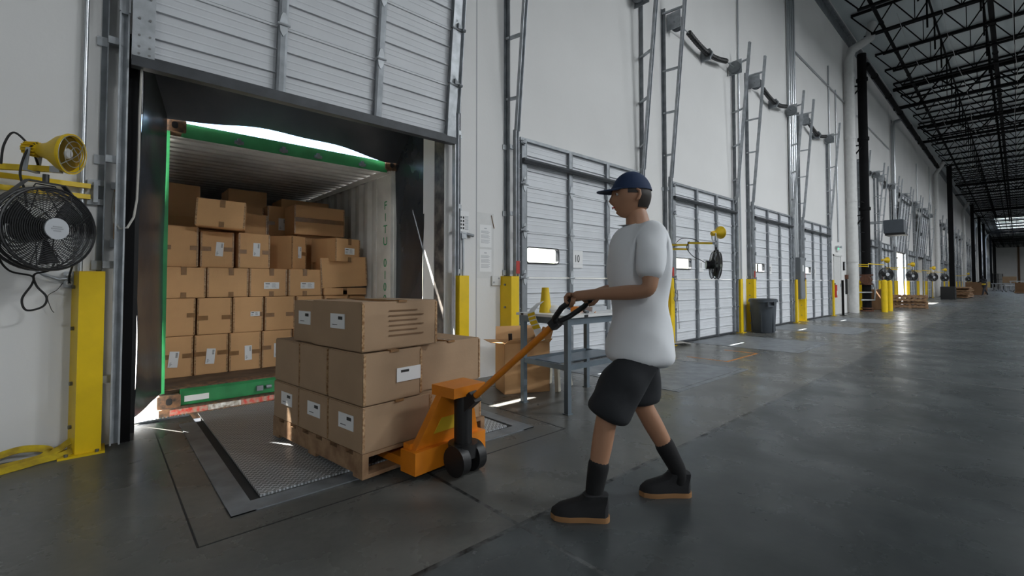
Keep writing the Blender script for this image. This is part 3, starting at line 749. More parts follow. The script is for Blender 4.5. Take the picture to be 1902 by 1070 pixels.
carton('brown carton at the left end of the fourth row, under the tilted box', .49, .815, 1.78, .4, 1.32, 1.77, .02, 'h', group=GC)
carton('brown carton with upright label, second in the fourth row', .835, 1.16, 1.78, .4, 1.32, 1.73, -.02, 'h', (.075, .16), (.02, .21), .07, group=GC)
carton('brown carton with upright label, third in the fourth row with gaps either side', 1.20, 1.54, 1.75, .36, 1.32, 1.73, .06, 'h', (.075, .16), (.02, .22), .02, group=GC)
carton('big box tipped on the top left of the container stack', .75, 1.22, 1.58, .46, 1.765, 2.07, -.22, 'v', group=G4, tilt=.05, sag=.01)
carton('turned brown carton with small upright label in the middle of the fourth row', 1.56, 1.84, 2.05, .62, 1.32, 1.75, .62, 'h', (.065, .15), (.0, .22), 0, group=GC, loc=(1.93, 1.93, 1.32))
carton('brown carton behind the fourth row, right of the tilted box', 1.30, 1.62, 2.22, .34, 1.33, 2.03, .03, 'h', group=G4)
carton('wide brown carton taped across its middle near the top right', 1.93, 2.62, 2.15, .4, 1.80, 2.20, .03, 'seam', group=G4)
carton('brown carton supporting the wide taped one from behind', 2.0, 2.6, 2.25, .4, 1.32, 1.80, 0, None, group=G4, shiny=False)
carton('dim brown carton with a white label behind the fourth row', 1.72, 2.06, 2.62, .4, 1.75, 2.22, 0, 'h', (.1, .17), (.02, .22), 0, group=G4)
carton('dim brown carton under the labelled one in the second rank', 1.72, 2.06, 2.62, .4, 1.32, 1.75, 0, None, group=G4, shiny=False)
carton('dim brown carton just left of the labelled one in the second rank', 1.36, 1.70, 2.75, .4, 1.32, 2.2, 0, 'h', group=G4)
carton('labelled brown carton turned at the right of the fourth row', 2.42, 2.82, 1.62, .5, 1.45, 1.76, .0, 'v', (.16, .085), (.02, .14), 0, group=G4, loc=(2.47, 1.66, 1.425)).rotation_euler = (0, 0, .30)
carton('tilted brown carton under the labelled one by the right container wall', 2.1, 2.7, 1.70, .5, 1.0, 1.4, 0, None, group=G4, loc=(2.45, 1.70, 1.085)).rotation_euler = (0, -.05, -.13)
carton('low brown carton by the right container wall under the tilted one', 2.18, 2.76, 1.72, .5, .98, 1.075, 0, 'v', group=G4, shiny=False)
carton('dark carton high at the back left of the container', .5, 1.0, 3.0, .5, 1.95, 2.45, .2, None, group='dim cartons deep in the container', shiny=False)
carton('dark carton high at the back middle of the container', 1.35, 1.85, 3.2, .5, 2.0, 2.5, 0, None, group='dim cartons deep in the container', shiny=False)
carton('dark carton low behind the tipped box', .49, 1.05, 2.4, .5, 1.45, 1.95, 0, None, group='dim cartons deep in the container', shiny=False)
carton('dark tall carton at the back right of the container', 2.0, 2.7, 3.0, .5, 1.6, 2.4, 0, None, group='dim cartons deep in the container', shiny=False)
for i, (a, b, z0, z1, y) in enumerate([(.49, 1.3, .12, 1.45, 2.4), (1.3, 2.1, .12, 1.32, 2.6), (2.1, 2.78, .12, 1.32, 2.3), (.49, 1.3, .12, 1.95, 3.05), (1.3, 2.0, .12, 2.0, 3.2), (2.0, 2.78, .12, 1.6, 3.0), (2.56, 2.78, .12, .97, 1.8)]):
    carton('brown carton hidden in the deeper ranks of the container load', a, b, y, .5, z0, z1, 0, None, group='cartons in the deeper ranks', shiny=False)

# ------------------------------------------------------------------ dock leveler
lv = thing('dock_leveler', 'diamond plate dock leveler in the floor of the open bay', 'dock leveler', (1.54, -.4, 0))
def lp(name, m, mt): m.v = [(a - 1.54, b + .4, c) for a, b, c in m.v]; return m.build(name, mt, lv)
lp('deck_plate', MB().box(.66, 2.42, -1.62, .45, .004, .016), 'plate')
lp('lip_plate', MB().extr([(.455, .0), (.47, .0), (.49, -.3), (.475, -.3)], (.68, 2.40), 'X'), 'plate')
lp('curb_frame', MB().box(.50, .61, -1.76, .2, .001, .007).box(2.47, 2.58, -1.76, .2, .001, .007).box(.50, 2.58, -1.76, -1.64, .001, .008), 'galv_dark')
lp('gap', MB().box(.61, .66, -1.64, .2, .0005, .003), 'ink'); lp('gap', MB().box(2.42, 2.47, -1.64, .2, .0005, .003), 'ink')
struct(MB().box(.0, .61, .2, .50, -.3, .0).box(2.47, 3.1, .2, .50, -.3, .0).build('trim_23', 'floor'), 'concrete sill of the dock pit')
for a_, b_, n_ in ((.16, .60, 'left'), (2.48, 2.9, 'right')):
    m = MB().box(a_, b_, .455, .47, .0, .012)
    k_ = a_
    while k_ < b_ - .02: m.box(k_, k_ + .012, .47, .50, .0, .012); k_ += .026
    tag(m.build('edge_grating', 'galv'), 'toothed steel edging on the %s dock sill' % n_, 'edging')
text('PUO', .07, 'paper', lv, 'sill_lettering', (.80 - 1.54, .47 + .4, .002), (0, 0, PI), ext=.0005, sx=1.3)
# scuffed patch frame lines on the concrete around the leveler
for i, (xa, lab) in enumerate([(.34, 'left hand'), (2.74, 'right hand')]):
    struct(MB().box(xa - .004, xa + .004, -1.95, .1, .0, .0012).build('trim_%d' % (20 + i), 'ink'), '%s saw cut beside the leveler' % lab)
struct(MB().box(.34, 2.74, -1.954, -1.946, .0, .0012).build('trim_22', 'ink'), 'saw cut in front of the leveler')
for i, x in enumerate(DOORX[2:6]):
    m = MB().box(x + .5, x + .56, -1.9, -.1, .0, .004).box(x + 2.3, x + 2.36, -1.9, -.1, .0, .004).box(x + .5, x + 2.36, -1.96, -1.9, .0, .004)
    t = thing('dock_leveler', 'closed dock leveler plate set in the floor before the %s' % DNAMES[i + 2], 'dock leveler', (x + 1.43, -.9, 0), group='closed dock levelers')
    m.v = [(a - x - 1.43, b + .9, c) for a, b, c in m.v]; m.build('curb_frame', 'galv_dark', t); MB().box(-.86, .86, -.98, .8, .0, .003).build('deck_plate', 'galv_dark', t)
tag(MB().box(6.76, 6.79, -1.5, -.9, 0, .002).box(7.88, 7.92, -1.53, -1.0, 0, .002).box(6.76, 7.9, -1.53, -1.50, 0, .002).build('floor_marking', 'orange_ink'), 'faded orange tape outline on the floor before the fan arm door', 'floor marking')
tag(MB().box(7.30, 7.34, -4.6, -3.0, 0, .0006).build('floor_scuff', 'fl_scuff'), 'long pale scuff line across the dark floor at right', 'floor scuff')

# ------------------------------------------------------------------ loaded pallet and jack
PA = math.atan2(.99, -.13) - PI / 2           # yaw of the load
PC = V((1.13, -1.84, 0)); PU = V((-math.sin(PA), math.cos(PA), 0)); PW = V((math.cos(PA), math.sin(PA), 0))
def pallet(name, label, loc, rz, group=None, W=1.0, D=1.2):
    t = thing(name, label, 'pallet', loc, rz, group)
    for k in range(7): MB().box(0, W, k * (D - .1) / 6, k * (D - .1) / 6 + .1, .12, .142).build('deck_board', 'wood', t)
    for x in (0, W / 2 - .02, W - .04): MB().box(x, x + .04, 0, D, .022, .12).build('stringer', 'wood', t)
    for y in (0, D / 2 - .05, D - .1): MB().box(0, W, y, y + .1, 0, .022).build('bottom_board', 'wood', t)
    return t
ZL = .025
pl = pallet('wooden_pallet', 'wooden pallet lifted on the orange jack under the stacked cartons', (PC.x, PC.y, ZL), PA)
GB = 'cartons loaded on the moving pallet'
def load(label, w0, w1, u0, z0, d, z1, lab=True, side='front', m='card2', face='w'):
    """box spans w0..w1 along PW and u0..u0+d along PU"""
    p = PC + PW * ((w0 + w1) / 2) + PU * u0
    t = carton(label, w0, w1, 0, d, z0, z1 - .004, PA, None, group=GB, m=m, shiny=True, loc=(p.x, p.y, z0))
    W = w1 - w0; H = z1 - z0
    if lab:   # label on the left face
        yy = d * .45; q = MB().box(-W / 2 - .003, -W / 2 - .001, yy - .085, yy + .085, H * .42, H * .42 + .09).build('shipping_label', 'paper', t)
        MB().box(-W / 2 - .0036, -W / 2 - .003, yy - .06, yy - .01, H * .42 + .055, H * .42 + .075).box(-W / 2 - .0036, -W / 2 - .003, yy + .0, yy + .06, H * .42 + .02, H * .42 + .024).build('print', 'ink', q)
    if side == 'label':
        q = MB().box(-.03 + W * .1, .15 + W * .1, -.0105, -.0095, H * .35, H * .35 + .085).build('shipping_label', 'paper', t)
        MB().box(W * .1, W * .1 + .06, -.0112, -.0105, H * .35 + .055, H * .35 + .07).build('print', 'ink', q)
    MB().box(-.03, .03, -.0075, d + .002, H - .012, H + .002).build('packing_tape', 'tape', t)
    return t
zt0 = ZL + .142
for i, (u, n) in enumerate(((0.0, 'near corner'), (.40, 'middle'), (.80, 'far end'))):
    load('carton in the bottom tier of the pallet load, %s of its left side' % n, 0, .50, u + .004, zt0, .39, .435)
load('carton in the bottom tier of the pallet load, right of the near corner', .505, .98, .02, zt0, .50, .43, False)
load('carton at the right rear of the bottom tier of the pallet load', .505, .98, .55, zt0, .5, .43, False)
for i, (u, n) in enumerate(((0.0, 'near corner'), (.42, 'middle'), (.80, 'far end'))):
    load('carton in the middle tier of the pallet load, %s of its left side' % n, 0, .42, u - .0, .437, (.40, .37, .38)[i], .742, False, side='label' if i == 0 else 'front')
load('carton jutting out at the right of the middle tier', .44, 1.02, .07, .432, .52, .742, False)
load('carton at the right rear of the middle tier of the load', .43, 1.0, .62, .432, .5, .742, False)
bigc = load('large carton on top of the pallet load at its near end', 0.0, .56, .02, .745, .60, 1.04)
m = MB()
for k in range(6): m.box(-.10, .16 - .05 * (k % 2), -.0105, -.0095, .08 + k * .03, .088 + k * .03)
m.build('printed_lines', 'card_dark', bigc)
load('second carton on top of the pallet load behind the large one', .02, .56, .63, .745, .30, 1.03)
load('third carton on top of the load at its right rear', .57, .9, .45, .745, .48, 1.02, False)

JO = PC + PW * .50; JF = PU; JR = PW          # jack: origin at the load face, forks run along JF
def J(r, f, z): p = JO + JR * r + JF * f; return (p.x, p.y, z)
jk = thing('pallet_jack', 'orange hand pallet jack under the loaded pallet, pushed by the worker', 'pallet jack', (JO.x, JO.y, 0))
def jb(name, m, mt, sm=False): m.v = [(a - JO.x, b - JO.y, c) for a, b, c in m.v]; return m.build(name, mt, jk, smooth=sm)
for s in (-1, 1):
    m = MB(); m.bar(J(s * .19, -.12, .075), J(s * .19, 1.08, .075), .15, .05); jb('fork', m, 'orange')
    m = MB(); m.cyl(J(s * .19 - .05, 1.0, .041), J(s * .19 + .05, 1.0, .041), .04, n=16); jb('fork_roller', m, 'black', True)
m = MB(); m.bar(J(-.29, -.14, .10), J(.29, -.14, .10), .14, .13); m.bar(J(-.27, -.1, .17), J(.27, -.1, .17), .06, .05); jb('torsion_box', m, 'orange')
# A-frame plate rising to the pump head
a = [J(-.26, -.12, .16), J(.26, -.12, .16), J(.11, -.20, .50), J(-.11, -.20, .50)]; b = [J(-.26, -.17, .16), J(.26, -.17, .16), J(.11, -.25, .50), J(-.11, -.25, .50)]
m = MB().add(a + b, [(0, 1, 2, 3), (7, 6, 5, 4), (0, 4, 5, 1), (1, 5, 6, 2), (2, 6, 7, 3), (3, 7, 4, 0)]); jb('headboard', m, 'orange')
m = MB().add([J(-.14, -.19, .24), J(.14, -.19, .24), J(.10, -.213, .33), J(-.10, -.213, .33), J(-.14, -.195, .24), J(.14, -.195, .24), J(.10, -.218, .33), J(-.10, -.218, .33)], [(0, 1, 2, 3), (7, 6, 5, 4), (0, 4, 5, 1), (1, 5, 6, 2), (2, 6, 7, 3), (3, 7, 4, 0)]); jb('warning_label', m, 'hivis')
m = MB(); m.bar(J(-.13, -.26, .50), J(.13, -.26, .50), .20, .06); jb('pump_head', m, 'orange')
m = MB(); m.cyl(J(0, -.30, .16), J(0, -.30, .47), .055, n=18); m.cyl(J(0, -.30, .10), J(0, -.30, .18), .09, n=18); jb('hydraulic_pump', m, 'black', True)
for s in (-1, 1):
    m = MB(); m.cyl(J(s * .065 - .03, -.32, .09), J(s * .065 + .03, -.32, .09), .09, n=22); jb('steer_wheel', m, 'black', True)
m = MB(); m.bar(J(0, -.30, .12), J(.0, -.22, .12), .1, .04); jb('axle_mount', m, 'black')
HAND = V((1.87, -2.83, 1.06))
hb0 = V(J(0, -.34, .42)); hd = (HAND - hb0)
fork_pt = hb0 + hd * .80
m = MB(); m.tube([hb0, fork_pt], .019, 10); jb('tiller', m, 'orange', True)
Lh = V((.67, .742, 0))  # across the person
perp = JR.normalized()
pts = [fork_pt, fork_pt + hd * .05 + perp * .07, fork_pt + hd * .14 + perp * .11, fork_pt + hd * .21 + perp * .09, fork_pt + hd * .22, fork_pt + hd * .21 - perp * .09, fork_pt + hd * .14 - perp * .11, fork_pt + hd * .05 - perp * .07]
m = MB(); m.tube(pts, .015, 10, closed=True); jb('handle_loop', m, 'black', True)
jb('handle_joint', MB().bar(fork_pt - hd * .03, fork_pt + hd * .02, .06, .05), 'black'); jb('tiller_socket', MB().bar(hb0 - hd * .03, hb0 + hd * .08, .07, .07), 'black')
# ------------------------------------------------------------------ things around the table
TZ = .86
tb = thing('work_table', 'grey steel work table with a white top beside the worker', 'table', (3.53, -1.43, 0))
def tp(name, m, mt, **k): m.v = [(a - 3.53, b + 1.43, c) for a, b, c in m.v]; return m.build(name, mt, tb, **k)
tp('table_top', MB().box(3.0, 4.06, -1.76, -1.10, TZ - .022, TZ), 'tabletop')
tp('apron_frame', MB().box(3.03, 4.03, -1.73, -1.70, TZ - .085, TZ - .023).box(3.03, 4.03, -1.16, -1.13, TZ - .085, TZ - .023).box(3.03, 3.06, -1.70, -1.16, TZ - .085, TZ - .023).box(4.0, 4.03, -1.70, -1.16, TZ - .085, TZ - .023), 'steel_table')
for x in (3.03, 3.985):
    for y in (-1.73, -1.175):
        l = tp('leg', MB().box(x, x + .045, y, y + .045, .006, TZ - .085), 'steel_table'); MB().box(x - 3.53 - .01, x - 3.53 + .055, y + 1.43 - .01, y + 1.43 + .055, 0, .008).build('foot_plate', 'steel_table', l)
tp('lower_rail', MB().box(3.07, 3.985, -1.725, -1.695, .38, .425).box(3.07, 3.985, -1.165, -1.135, .38, .425).box(3.035, 3.065, -1.69, -1.17, .38, .425).box(3.99, 4.02, -1.69, -1.17, .38, .425), 'steel_table')
tp('shelf_strip', MB().box(3.06, 4.0, -1.60, -1.30, .425, .432), 'steel_table')
tp('clip', MB().box(3.22, 3.27, -1.765, -1.76, TZ - .02, TZ - .0).box(2.994, 3.0, -1.2, -1.17, TZ - .02, TZ), 'black')
# cone roll with hazard label tape hanging down
m = MB().lathe([(.062, 0), (.055, .05), (.034, .235), (.034, .24), (.028, .24), (.028, .02)], n=24); c = tag(m.build('yellow_cone', 'yellow_cap', smooth=True, loc=(3.21, -1.29, TZ)), 'yellow paper cone standing on the left end of the work table', 'cone')
t = thing('label_strip', 'strip of yellow and white labels hanging off the table front', 'label strip', (3.10, -1.70, TZ))
pp = [V((3.13, -1.30, TZ + .10)), V((3.05, -1.31, TZ + .06)), V((2.985, -1.32, TZ + .01)), V((2.98, -1.35, TZ - .06)), V((2.978, -1.41, TZ - .14)), V((2.975, -1.46, TZ - .24))]
prv = [p - V((3.10, -1.70, TZ)) for p in pp]
def strip_between(a, b, wv, name, mt, off=0):
    n = (b - a).cross(wv).normalized() * .0015; vs = []
    for k in (0, 1):
        for p in (a, b): vs += [p - wv + n * (k + off), p + wv + n * (k + off)]
    MB().add(vs, [(0, 1, 3, 2), (4, 6, 7, 5), (0, 2, 6, 4), (1, 5, 7, 3), (0, 4, 5, 1), (2, 3, 7, 6)]).build(name, mt, t)
WV = V((.008, -.040, .012))
allp = []
for i in range(len(prv) - 1): strip_between(prv[i], prv[i + 1], WV, 'backing', 'paper')
for i in range(2, len(prv) - 1):
    for k in range(2):
        if i == 4 and k == 0: continue
        a = prv[i].lerp(prv[i + 1], .06 + .5 * k); b = prv[i].lerp(prv[i + 1], .42 + .5 * k)
        for o in (2.2, -2.4): strip_between(a, b, WV * .92, 'yellow_label', 'yellow_cap', o)
def small(name, mb, mt, lab, cat, loc, rz=0, **k): return tag(mb.build(name, mt, loc=loc, rz=rz, **k), lab, cat)
t2 = thing('marker_pen', 'fat black marker lying near the table front', 'marker', (3.42, -1.62, TZ + .016), .9)
MB().cyl((-.07, 0, 0), (.02, 0, 0), .014, n=12).build('barrel', 'galv_dark', t2, smooth=True); MB().cyl((.02, 0, 0), (.07, 0, 0), .016, n=12).build('pen_cap', 'ink', t2, smooth=True)
t2 = thing('pencil', 'orange pencil lying right of the black marker', 'pencil', (3.56, -1.62, TZ + .005), .6)
MB().cyl((-.08, 0, 0), (.06, 0, 0), .004, n=6).build('shaft', 'orange', t2); MB().cyl((.06, 0, 0), (.075, 0, 0), .004, .001, n=6).build('tip', 'wood', t2)
small('utility_box', MB().box(-.06, .06, -.04, .04, 0, .05), 'orange', 'small orange box on the work table behind the marker', 'box', (3.52, -1.42, TZ), .3, bevel=.004)
small('paper_tray', MB().box(-.14, .14, -.1, .1, 0, .045), 'silver', 'low pale tray at the middle of the work table', 'tray', (3.78, -1.40, TZ), .1, bevel=.004)
small('plastic_bag', MB().lathe([(.0, 0), (.09, 0), (.10, .03), (.06, .06), (.01, .07)], n=10), 'paper', 'crumpled clear plastic bag beside the yellow cone', 'bag', (3.30, -1.33, TZ), smooth=True)
small('blue_folder', MB().box(-.13, .13, -.08, .08, 0, .012), 'blue', 'pale blue folder at the back of the work table', 'folder', (3.86, -1.2, TZ), .2)
# open carton under the table end
oc = thing('open_carton', 'open brown carton on the floor at the left end of the work table', 'cardboard box', (3.40, -.76, 0), -.42)
W_, D_, H_ = .50, .34, .52; th = .006
m = MB(); m.box(-W_ / 2, W_ / 2, -D_ / 2, -D_ / 2 + th, 0, H_).box(-W_ / 2, W_ / 2, D_ / 2 - th, D_ / 2, 0, H_).box(-W_ / 2, -W_ / 2 + th, -D_ / 2, D_ / 2, 0, H_).box(W_ / 2 - th, W_ / 2, -D_ / 2, D_ / 2, 0, H_).box(-W_ / 2, W_ / 2, -D_ / 2, D_ / 2, 0, th)
m.build('carton_body', 'card', oc)
for a, b, c, d in (((-W_ / 2, -D_ / 2, H_), (W_ / 2, -D_ / 2, H_), (W_ / 2 - .02, -D_ / 2 - .12, H_ + .05), (-W_ / 2 + .02, -D_ / 2 - .12, H_ + .05)),
                   ((-W_ / 2, D_ / 2, H_), (W_ / 2, D_ / 2, H_), (W_ / 2 - .02, D_ / 2 + .06, H_ + .14), (-W_ / 2 + .02, D_ / 2 + .06, H_ + .14)),
                   ((-W_ / 2, -D_ / 2, H_), (-W_ / 2, D_ / 2, H_), (-W_ / 2 - .14, D_ / 2 - .02, H_ + .01), (-W_ / 2 - .14, -D_ / 2 + .02, H_ + .01)),
                   ((W_ / 2, -D_ / 2, H_), (W_ / 2, D_ / 2, H_), (W_ / 2 + .05, D_ / 2 - .02, H_ + .13), (W_ / 2 + .05, -D_ / 2 + .02, H_ + .13))):
    q = [V(p) for p in (a, b, c, d)]; n = (q[1] - q[0]).cross(q[3] - q[0]).normalized() * .005
    MB().add(q + [p + n for p in q], [(0, 1, 2, 3), (7, 6, 5, 4), (0, 4, 5, 1), (1, 5, 6, 2), (2, 6, 7, 3), (3, 7, 4, 0)]).build('flap', 'card', oc)
small('umbrella_handle', MB().tube([(0, 0, .02), (.02, 0, .3), (.0, 0, .6)], [.02, .018, .022], 10), 'black', 'black handle sticking up out of the open carton', 'handle', (3.28, -.70, 0), smooth=True)
# stool
st = thing('plastic_stool', 'cream plastic step stool on the floor under the work table', 'stool', (3.72, -.92, 0), .3)
MB().extr(rounded_rect(-.16, .16, -.13, .13, .03), (.30, .33), 'Z').build('seat', 'cream', st)
for sx in (-1, 1):
    for sy in (-1, 1): MB().bar((sx * .13, sy * .10, .31), (sx * .16, sy * .13, 0.0), .06, .04).build('leg', 'cream', st)
MB().extr([(-.13, .24), (.13, .24), (.11, .30), (-.11, .30)], (-.115, -.105), 'Y').extr([(-.13, .24), (.13, .24), (.11, .30), (-.11, .30)], (.105, .115), 'Y').build('skirt', 'cream', st)
# ------------------------------------------------------------------ bin, mop, strap
bn = thing('trash_bin', 'large grey plastic bin standing between two dock doors', 'trash bin', (11.35, -.42, 0))
MB().lathe([(.22, 0), (.235, .02), (.275, .72), (.29, .72), (.295, .76), (.28, .77), (.265, .72), (.215, .03)], n=28).build('bin_body', 'grey_plastic', bn, smooth=True)
MB().lathe([(.298, .70), (.305, .70), (.305, .735), (.298, .735)], n=28).build('rim', 'grey_plastic', bn, smooth=True)
for a in (PI * 1.28, PI * .28):
    X = M4.Rotation(a, 4, 'Z'); MB().box(.27, .325, -.08, -.06, .60, .71, X=X).box(.27, .325, .06, .08, .60, .71, X=X).box(.31, .33, -.08, .08, .60, .63, X=X).build('bin_handle', 'grey_plastic', bn)
for i in range(6):
    X = M4.Rotation(i * PI / 3 + .2, 4, 'Z'); MB().box(.235, .262, -.012, .012, .03, .55, X=X).build('rib', 'grey_plastic', bn)
mp = thing('mop', 'string mop with a yellow handle leaning on the wall before the fan arm door', 'mop', (7.72, -.22, 0))
MB().cyl((-.30, .13, 1.72), (-.05, .0, .06), .012, n=8).build('mop_handle', 'yellow_cap', mp, smooth=True)
m = MB()
for i in range(60):
    a = R_.uniform(-.5, .5) + (0 if i % 2 else PI); L = R_.uniform(.25, .50); p0 = V((-.05, 0, .05))
    m.tube([p0, p0 + V((math.cos(a) * L * .5, math.sin(a) * L * .3, -.0 + R_.uniform(0, .02))), p0 + V((math.cos(a) * L, math.sin(a) * L * .35 - .02, -.035))], .012, 5)
m.build('mop_strands', 'mop', mp, smooth=True)
# yellow ratchet strap lying in the left corner
sp = thing('ratchet_strap', 'yellow cargo strap coiled loosely on the floor against the wall', 'cargo strap', (-.50, .0, 0))
def ribbon(name, pts, wd, m, parent):
    pts = [V(p) for p in pts]; n = 28; vs = []; sm = []
    k = len(pts) - 1
    for i in range(n * k + 1):
        t0 = i / n; j = min(int(t0), k - 1); f = t0 - j; p0 = pts[max(j - 1, 0)]; p1 = pts[j]; p2 = pts[j + 1]; p3 = pts[min(j + 2, k)]
        sm.append(.5 * ((2 * p1) + (-p0 + p2) * f + (2 * p0 - 5 * p1 + 4 * p2 - p3) * f * f + (-p0 + 3 * p1 - 3 * p2 + p3) * f ** 3))
    b = MB(); fs = []
    for i, p in enumerate(sm):
        d = (sm[min(i + 1, len(sm) - 1)] - sm[max(i - 1, 0)]).normalized(); u = V((0, .9, .75)).normalized(); u = (u - d * u.dot(d)).normalized(); nn = d.cross(u).normalized()
        for a, c in ((-1, -1), (1, -1), (1, 1), (-1, 1)): vs.append(p + u * (a * wd / 2) + nn * (c * .0018))
    for i in range(len(sm) - 1):
        for j in range(4): fs.append((i * 4 + j, i * 4 + (j + 1) % 4, i * 4 + 4 + (j + 1) % 4, i * 4 + 4 + j))
    b.add(vs, fs); return b.build(name, m, parent, smooth=True)
w2 = .05; z = w2 / 2
ribbon('webbing', [(-.12, -.15, .03), (-.02, -.11, .045), (.08, -.08, .075), (.17, -.08, .085), (.27, -.09, .06), (.25, -.14, .03), (.12, -.17, .02), (.0, -.22, .02), (-.2, -.27, .02)], .05, 'strap', sp)
ribbon('webbing', [(.24, -.14, .025), (.32, -.10, .05), (.38, -.07, .085), (.42, -.08, .06), (.36, -.14, .025), (.24, -.18, .02), (.05, -.26, .015), (-.2, -.33, .015)], .045, 'strap', sp)
ribbon('webbing', [(-.1, -.14, .05), (-.12, -.13, .08), (-.06, -.16, .06), (-.08, -.20, .02), (-.2, -.22, .015)], .055, 'strap', sp)
MB().box(.02, .09, -.19, -.13, .002, .014).build('buckle', 'galv', sp)
# ------------------------------------------------------------------ wall fittings left of the open bay
def conduit(name, pts, r, m, lab, cat='conduit', group=None): return tag(MB().tube(pts, r, 10).build(name, m, smooth=True), lab, cat, group)
conduit('conduit', [(-.10, -.03, 10.8), (-.10, -.03, 1.22)], .014, 'conduit', 'vertical steel conduit left of the open bay running to the outlet')
conduit('conduit', [(-.14, -.03, 1.18), (-.2, -.04, 1.17), (-.27, -.04, 1.20), (-.33, -.04, 1.25)], .012, 'conduit', 'short bent flexible conduit left of the outlet box')
ob = thing('outlet_box', 'steel four gang outlet box on the wall under the left fan', 'power outlet', (-.125, -.04, 1.17))
MB().box(-.055, .055, -.0, .04, -.055, .055).build('box_body', 'galv', ob, bevel=.003)
for sx in (-1, 1):
    for sz in (-1, 1):
        s = MB().cyl((sx * .026, .002, sz * .024), (sx * .026, -.004, sz * .024), .017, n=14).build('socket', 'paper', ob)
        MB().box(sx * .026 - .007, sx * .026 - .004, -.0055, -.004, sz * .024 - .005, sz * .024 + .005).box(sx * .026 + .004, sx * .026 + .007, -.0055, -.004, sz * .024 - .005, sz * .024 + .005).build('slot', 'ink', s)
rc = thing('rope_cleat', 'small steel cleats on the wall left of the open bay holding the pull rope', 'cleat', (.07, 0, 1.7))
MB().box(-.02, .02, -.02, 0, .12, .17).box(-.02, .02, -.03, 0, -.30, -.24).build('cleat_plate', 'galv', rc); MB().box(-.003, .003, -.012, -.002, -.24, .12).build('strip', 'wood', rc)
conduit('pull_rope', [(.20, -.11, 2.77), (.195, -.10, 2.4), (.195, -.10, 2.0), (.19, -.10, 1.75), (.175, -.10, 1.62), (.14, -.11, 1.54), (.10, -.10, 1.53), (.07, -.07, 1.58), (.06, -.035, 1.68), (.07, -.025, 1.80)], .0075, 'rope', 'pale rope hanging from the raised door and looped to the wall', 'rope')
# ------------------------------------------------------------------ fans on swing arms
def frameX(o, ax, ay, az): return M4(((ax.x, ay.x, az.x, o.x), (ax.y, ay.y, az.y, o.y), (ax.z, ay.z, az.z, o.z), (0, 0, 0, 1)))
def wall_fan(label, c, face, R=.24, group='caged fans on swing arms'):
    """c = hub centre, face = direction of the air flow (towards badge)"""
    f = V(face).normalized(); up = V((0, 0, 1)); x = up.cross(f).normalized(); u = f.cross(x); c = V(c)
    t = thing('cage_fan', label, 'fan', c, group=group)
    P = lambda a, r, d: x * (r * math.cos(a)) + u * (r * math.sin(a)) + f * d
    m = MB(); m.tube([P(2 * PI * i / 36, R, .0) for i in range(36)], .008, 6, closed=True); m.tube([P(2 * PI * i / 36, R, .05) for i in range(36)], .007, 6, closed=True); m.tube([P(2 * PI * i / 36, R, -.05) for i in range(36)], .007, 6, closed=True)
    m.build('rim', 'black', t, smooth=True)
    m = MB(); n = 25
    for k in range(4, n):
        r = R * k / n; d = .05 + .035 * math.cos(PI / 2 * k / n); m.tube([P(2 * PI * i / 30, r, d) for i in range(30)], .003, 4, closed=True)
    for k in range(10):
        a = 2 * PI * k / 10; m.tube([P(a, .04, .088), P(a + .25, R * .5, .075), P(a + .5, R, .05)], .003, 4)
    m.build('front_grille', 'fanmetal', t)
    m = MB()
    for k in range(4, n, 1):
        r = R * k / n; d = -.05 - .05 * math.cos(PI / 2 * k / n); m.tube([P(2 * PI * i / 30, r, d) for i in range(30)], .0022, 4, closed=True)
    for k in range(10): a = 2 * PI * k / 10 + .2; m.tube([P(a, .05, -.1), P(a - .5, R, -.05)], .003, 4)
    m.build('rear_grille', 'fanmetal', t)
    MB().cyl(P(0, 0, .085), P(0, 0, .094), R * .26, n=28).build('badge', 'silver', t, smooth=True)
    ms = [];
    m = MB()
    for q, rr in ((-1, .6), (0, 1.0), (1, .75)):
        m.bar(P(0, 0, .0955) + u * (q * R * .05) - x * (R * .13 * rr), P(0, 0, .0955) + u * (q * R * .05) + x * (R * .13 * rr), .001, R * .025, up=u)
    m.build('badge_print', 'greyink', t)
    m = MB(); m.cyl(P(0, 0, -.15), P(0, 0, -.02), R * .33, R * .28, n=18).build('motor', 'black', t, smooth=True)
    m = MB()
    for k in range(3):
        a = 2 * PI * k / 3 + .5; q = [P(a - .16, R * .18, .02), P(a + .16, R * .18, -.02), P(a + .50, R * .9, -.02), P(a - .20, R * .9, .03)]; nn = f * .004
        m.add(q + [p + nn for p in q], [(0, 1, 2, 3), (7, 6, 5, 4), (0, 4, 5, 1), (1, 5, 6, 2), (2, 6, 7, 3), (3, 7, 4, 0)])
    m.build('fan_blade', 'black', t)
    m = MB(); z1 = R * 1.14
    pts = [P(0, R + .02, 0), P(.35, R * 1.12, 0), x * (R * .38) + u * z1, -x * (R * .38) + u * z1, P(PI - .35, R * 1.12, 0), P(PI, R + .02, 0)]
    for a, b in zip(pts[:-1], pts[1:]): m.bar(a, b, .035, .006, up=(a + b).normalized())
    m.build('yoke_bracket', 'black', t)
    m = MB(); m.cyl(u * z1, u * (z1 + .05), .015, n=8).build('swivel', 'black', t)
    m = MB(); m.tube([x * -.06 + u * R, x * -.05 + u * (R + .02), x * .05 + u * (R + .02), x * .06 + u * R], .004, 6).build('carry_handle', 'black', t)
    return t
